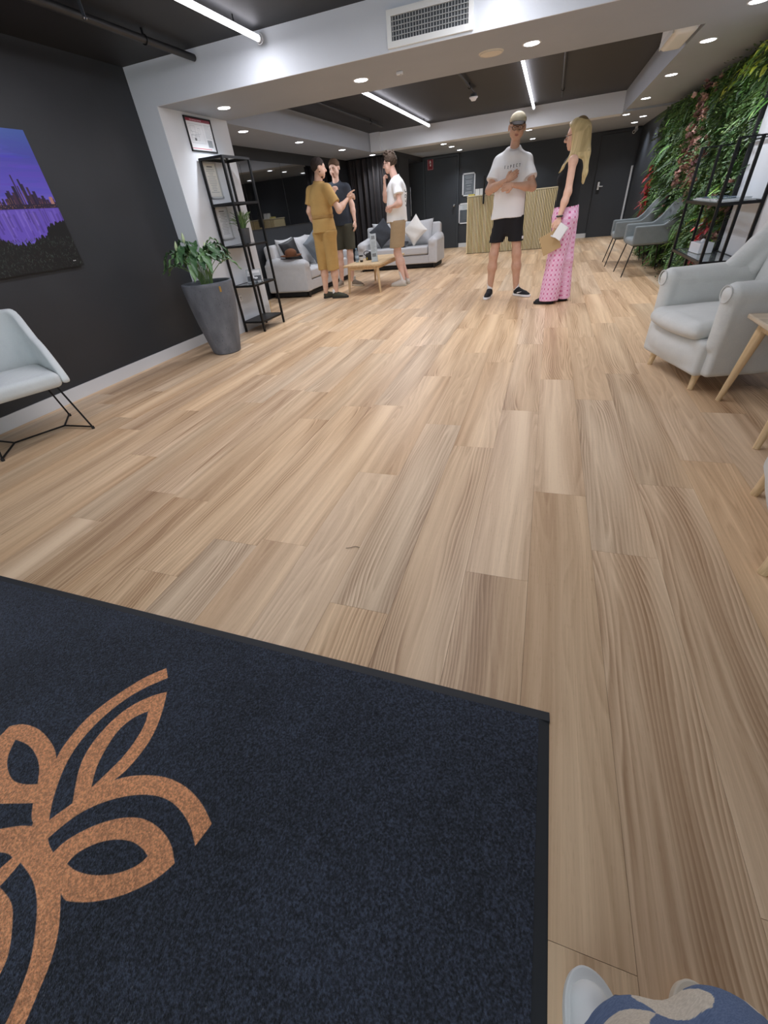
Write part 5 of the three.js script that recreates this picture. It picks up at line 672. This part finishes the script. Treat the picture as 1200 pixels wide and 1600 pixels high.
{ // man in white shirt, hand on chin
  const t = person('man in glasses, plain white shirt and khaki shorts with hand on chin', [-2.38, 0, -8.0]); t.userData.brow = mat(0x3a2a20, .8);
  const sk = skinMat([230, 190, 172], 5), f = nrm([-1, 0, -.1]), SN = [.05, 1.425, .15], SF = [-.05, 1.44, -.15], EN = [.115, 1.18, .25], WN = [-.03, 1.145, .22], EF = [-.235, 1.25, -.13], WF = [-.215, 1.45, -.06], HN = [.02, .92, .08], HF = [-.02, .92, -.09], KN = [-.03, .51, .07], KF = [-.07, .51, -.1], AN = [.06, .1, .07], AF = [.075, .1, -.12], HM = headM([-.085, 1.69, 0], Math.atan2(-1, .0), .06, 0);
  const body = nets(uni(.035, cone([-.01, 1.48, 0], [-.06, 1.62, 0], .058, .055), cone(SN, SF, .042), cone([.0, 1.32, 0], [-.01, 1.1, 0], .15, .14, { f, s: .75 }), cone([-.01, 1.1, 0], [0, 1.0, 0], .12, .1, { f, s: .7 }), ...arm(SN, EN, WN, .92), ...arm(SF, EF, WF, .92), ...leg(HN, KN, AN), ...leg(HF, KF, AF)), [-.36, .06, -.28], [.26, 1.68, .36], .012);
  part('body', [body, headSkin().applyMatrix4(HM), hand(WN, [-.85, -.25, -.35], [-.3, .1, -1], [.2, -.9, 0], .35), hand(WF, [.1, 1, .2], [1, -.1, .1], [0, .2, 1], [.75, .8, .85, .85], { thumb: .8 })], sk, t); eyes(t, HM); glasses(t, HM, mat(0x4a2620, .4));
  part('hair', [shortHair(.014, -.045).applyMatrix4(HM), nets(ripple(uni(.03, ell([0, .115, .02], [.06, .045, .07]), ell([0, .1, -.05], [.06, .045, .05])), .05, 45), [-.1, .04, -.13], [.1, .2, .13], .006).applyMatrix4(HM)], cloth([66, 52, 40], 71), t);
  const bt = canvasTex(256, 512, (c, w, h) => { c.fillStyle = '#f5f7f6'; c.fillRect(0, 0, w, h); c.save(); c.translate(150, 256); c.rotate(-Math.PI / 2); c.fillStyle = '#4a5256'; c.font = 'bold 92px sans-serif'; c.textAlign = 'center'; c.fillText('E E O C', 0, 0); c.restore(); });
  const shirt = uni(.035, cone([.0, 1.33, 0], [-.015, 1.12, 0], .178, .178, { f, s: .86 }), cone([-.015, 1.12, 0], [-.025, .86, 0], .178, .19, { f, s: .9 }), cone(add(SN, [.01, -.005, -.01]), add(SF, [.01, -.005, .01]), .082), cone([0, 1.44, 0], [-.012, 1.515, 0], .105, .068), cut(cone(SN, EN, .07, .088), mixp(SN, EN, .55), dif(EN, SN)), cut(cone(SF, EF, .08, .08), mixp(SF, EF, .6), dif(EF, SF)));
  part('shirt', nets(ripple(cut(cut(shirt, [0, .94, 0], [0, -1, 0]), [0, 1.53, 0], [-.4, 1, 0]), .034, 7, 9), [-.36, .9, -.3], [.28, 1.6, .3], .012, (x, y, z, n) => n[0] > .1 ? [clamp(.5 - z / .26, .01, .99), clamp((y - 1.05) / .38, .01, .99)] : [.01, .01]), phys(0xffffff, .9, { map: bt, sheen: .1 }), t);
  const sh = uni(.03, cone([-.01, .95, .05], [-.02, .95, -.06], .12, .12), cone(HN, [-.04, .54, .075], .118, .122), cone(HF, [-.075, .54, -.09], .118, .122)); part('shorts', nets(ripple(cut(cut(sh, [0, .58, 0], [0, -1, 0]), [0, .96, 0], [0, 1, 0]), .014, 11, 5), [-.28, .54, -.26], [.22, 1.0, .26], .012), cloth([178, 156, 124], 72), t);
  const wh = cloth([216, 212, 204], 73), ws = mat(0xc9c2b2, .7), mk = mat(0x55504a, .6); shoe(t, [.105, 0, .075], -Math.PI / 2, .29, wh, ws, { mark: mk, laces: MT.white, sock: .23, sockMat: cloth([236, 236, 236], 74), lean: [0, .045] }); shoe(t, [.12, 0, -.115], -Math.PI / 2 - .1, .28, wh, ws, { mark: mk, laces: MT.white, sock: .23, sockMat: cloth([236, 236, 236], 75), lean: [0, .045] }); finishBrow(t);
}
{ // the viewer's own legs at the bottom edge
  const t = person('person at the lower right edge in white sneakers and blue and cream patchwork trousers', [.36, 0, .1]);
  const patch = dataTex(256, 256, (i, j) => { const q = Math.floor(i / 44 + n2(j / 30, 3) * .6) + 3 * Math.floor(j / 52 + n2(i / 26, 8) * .5), b = h2(q, 5) < .5, v = (h2(i, j) - .5) * 26; return (b ? [98, 118, 152] : [214, 206, 190]).map(c => clamp(c + v, 0, 255)); }, true, true);
  const f = [0, 0, 1], HR = [-.1, .82, .08], HL = [.1, .82, .08], sk = skinMat([214, 168, 145], 6), HM = headM([-.02, 1.6, .16], Math.PI, .3, 0);
  const legs = uni(.03, cone([0, .95, .12], [0, .84, .1], .16, .17, { f, s: .75 }), cone(HR, [-.09, .45, -.02], .1, .085), cone([-.09, .45, -.02], [-.06, .07, -.16], .085, .1), cone(HL, [.1, .45, -.02], .1, .085), cone([.1, .45, -.02], [.05, .09, -.2], .085, .1));
  part('body', [nets(uni(.03, cone([-.01, 1.32, .15], [-.02, 1.54, .15], .055), cone([-.17, 1.28, .14], [.17, 1.28, .14], .055), cone([0, 1.15, .14], [0, .92, .12], .13, .14, { f, s: .75 }), ...arm([-.17, 1.28, .14], [-.24, 1.03, .2], [-.3, 1.12, .05]), ...arm([.17, 1.28, .14], [.22, 1.02, .22], [.14, .86, .3]), cone(HR, [-.07, .1, -.07], .07, .04), cone(HL, [.06, .1, -.1], .07, .04)), [-.38, .04, -.12], [.32, 1.58, .36], .013), headSkin().applyMatrix4(HM), hand([-.3, 1.12, .05], [.0, .8, -.4], [.3, .3, 1], [1, 0, 0], .5), hand([.14, .86, .3], [-.1, -1, .1], [-1, 0, 0], [0, 0, -1], .4)], sk, t);
  t.userData.brow = mat(0x4a3524, .8); eyes(t, HM); finishBrow(t); part('hair', shortHair(.012, -.05).applyMatrix4(HM), mat(0x4a3a2c, .8), t);
  part('shirt', nets(ripple(cut(cut(uni(.05, cone([0, 1.16, .14], [0, .86, .12], .17, .18, { f, s: .75 }), cone([-.17, 1.27, .14], [.17, 1.27, .14], .075), cut(cone([-.17, 1.28, .14], [-.24, 1.03, .2], .075), [-.215, 1.12, .18], [-.3, -1, .2]), cut(cone([.17, 1.28, .14], [.22, 1.02, .22], .075), [.2, 1.12, .19], [.2, -1, .3])), [0, .88, 0], [0, -1, 0]), [0, 1.36, 0], [0, 1, 0]), .015, 9), [-.36, .82, -.06], [.36, 1.42, .38], .014), cloth([190, 194, 198], 81), t);
  part('trousers', nets(ripple(cut(cut(legs, [0, .075, 0], [0, -1, 0]), [0, .97, 0], [0, 1, 0]), .016, 12), [-.26, .03, -.34], [.28, 1.0, .3], .012, (x, y, z) => [x * 3 + z * 2, y * 2.4]), phys(0xffffff, .95, { map: patch, sheen: .3 }), t);
  const w = mat(0xe6eae8, .5); shoe(t, [-.09, 0, .01], Math.PI + .16, .285, w, mat(0xd9dcda, .6), { laces: MT.white, sock: .12, sockMat: MT.white }); shoe(t, [.065, 0, -.02], Math.PI + .1, .29, cloth([214, 204, 188], 82), mat(0xd5ccba, .7), { sock: .12, sockMat: MT.white });
}
renderer.render(scene, camera);
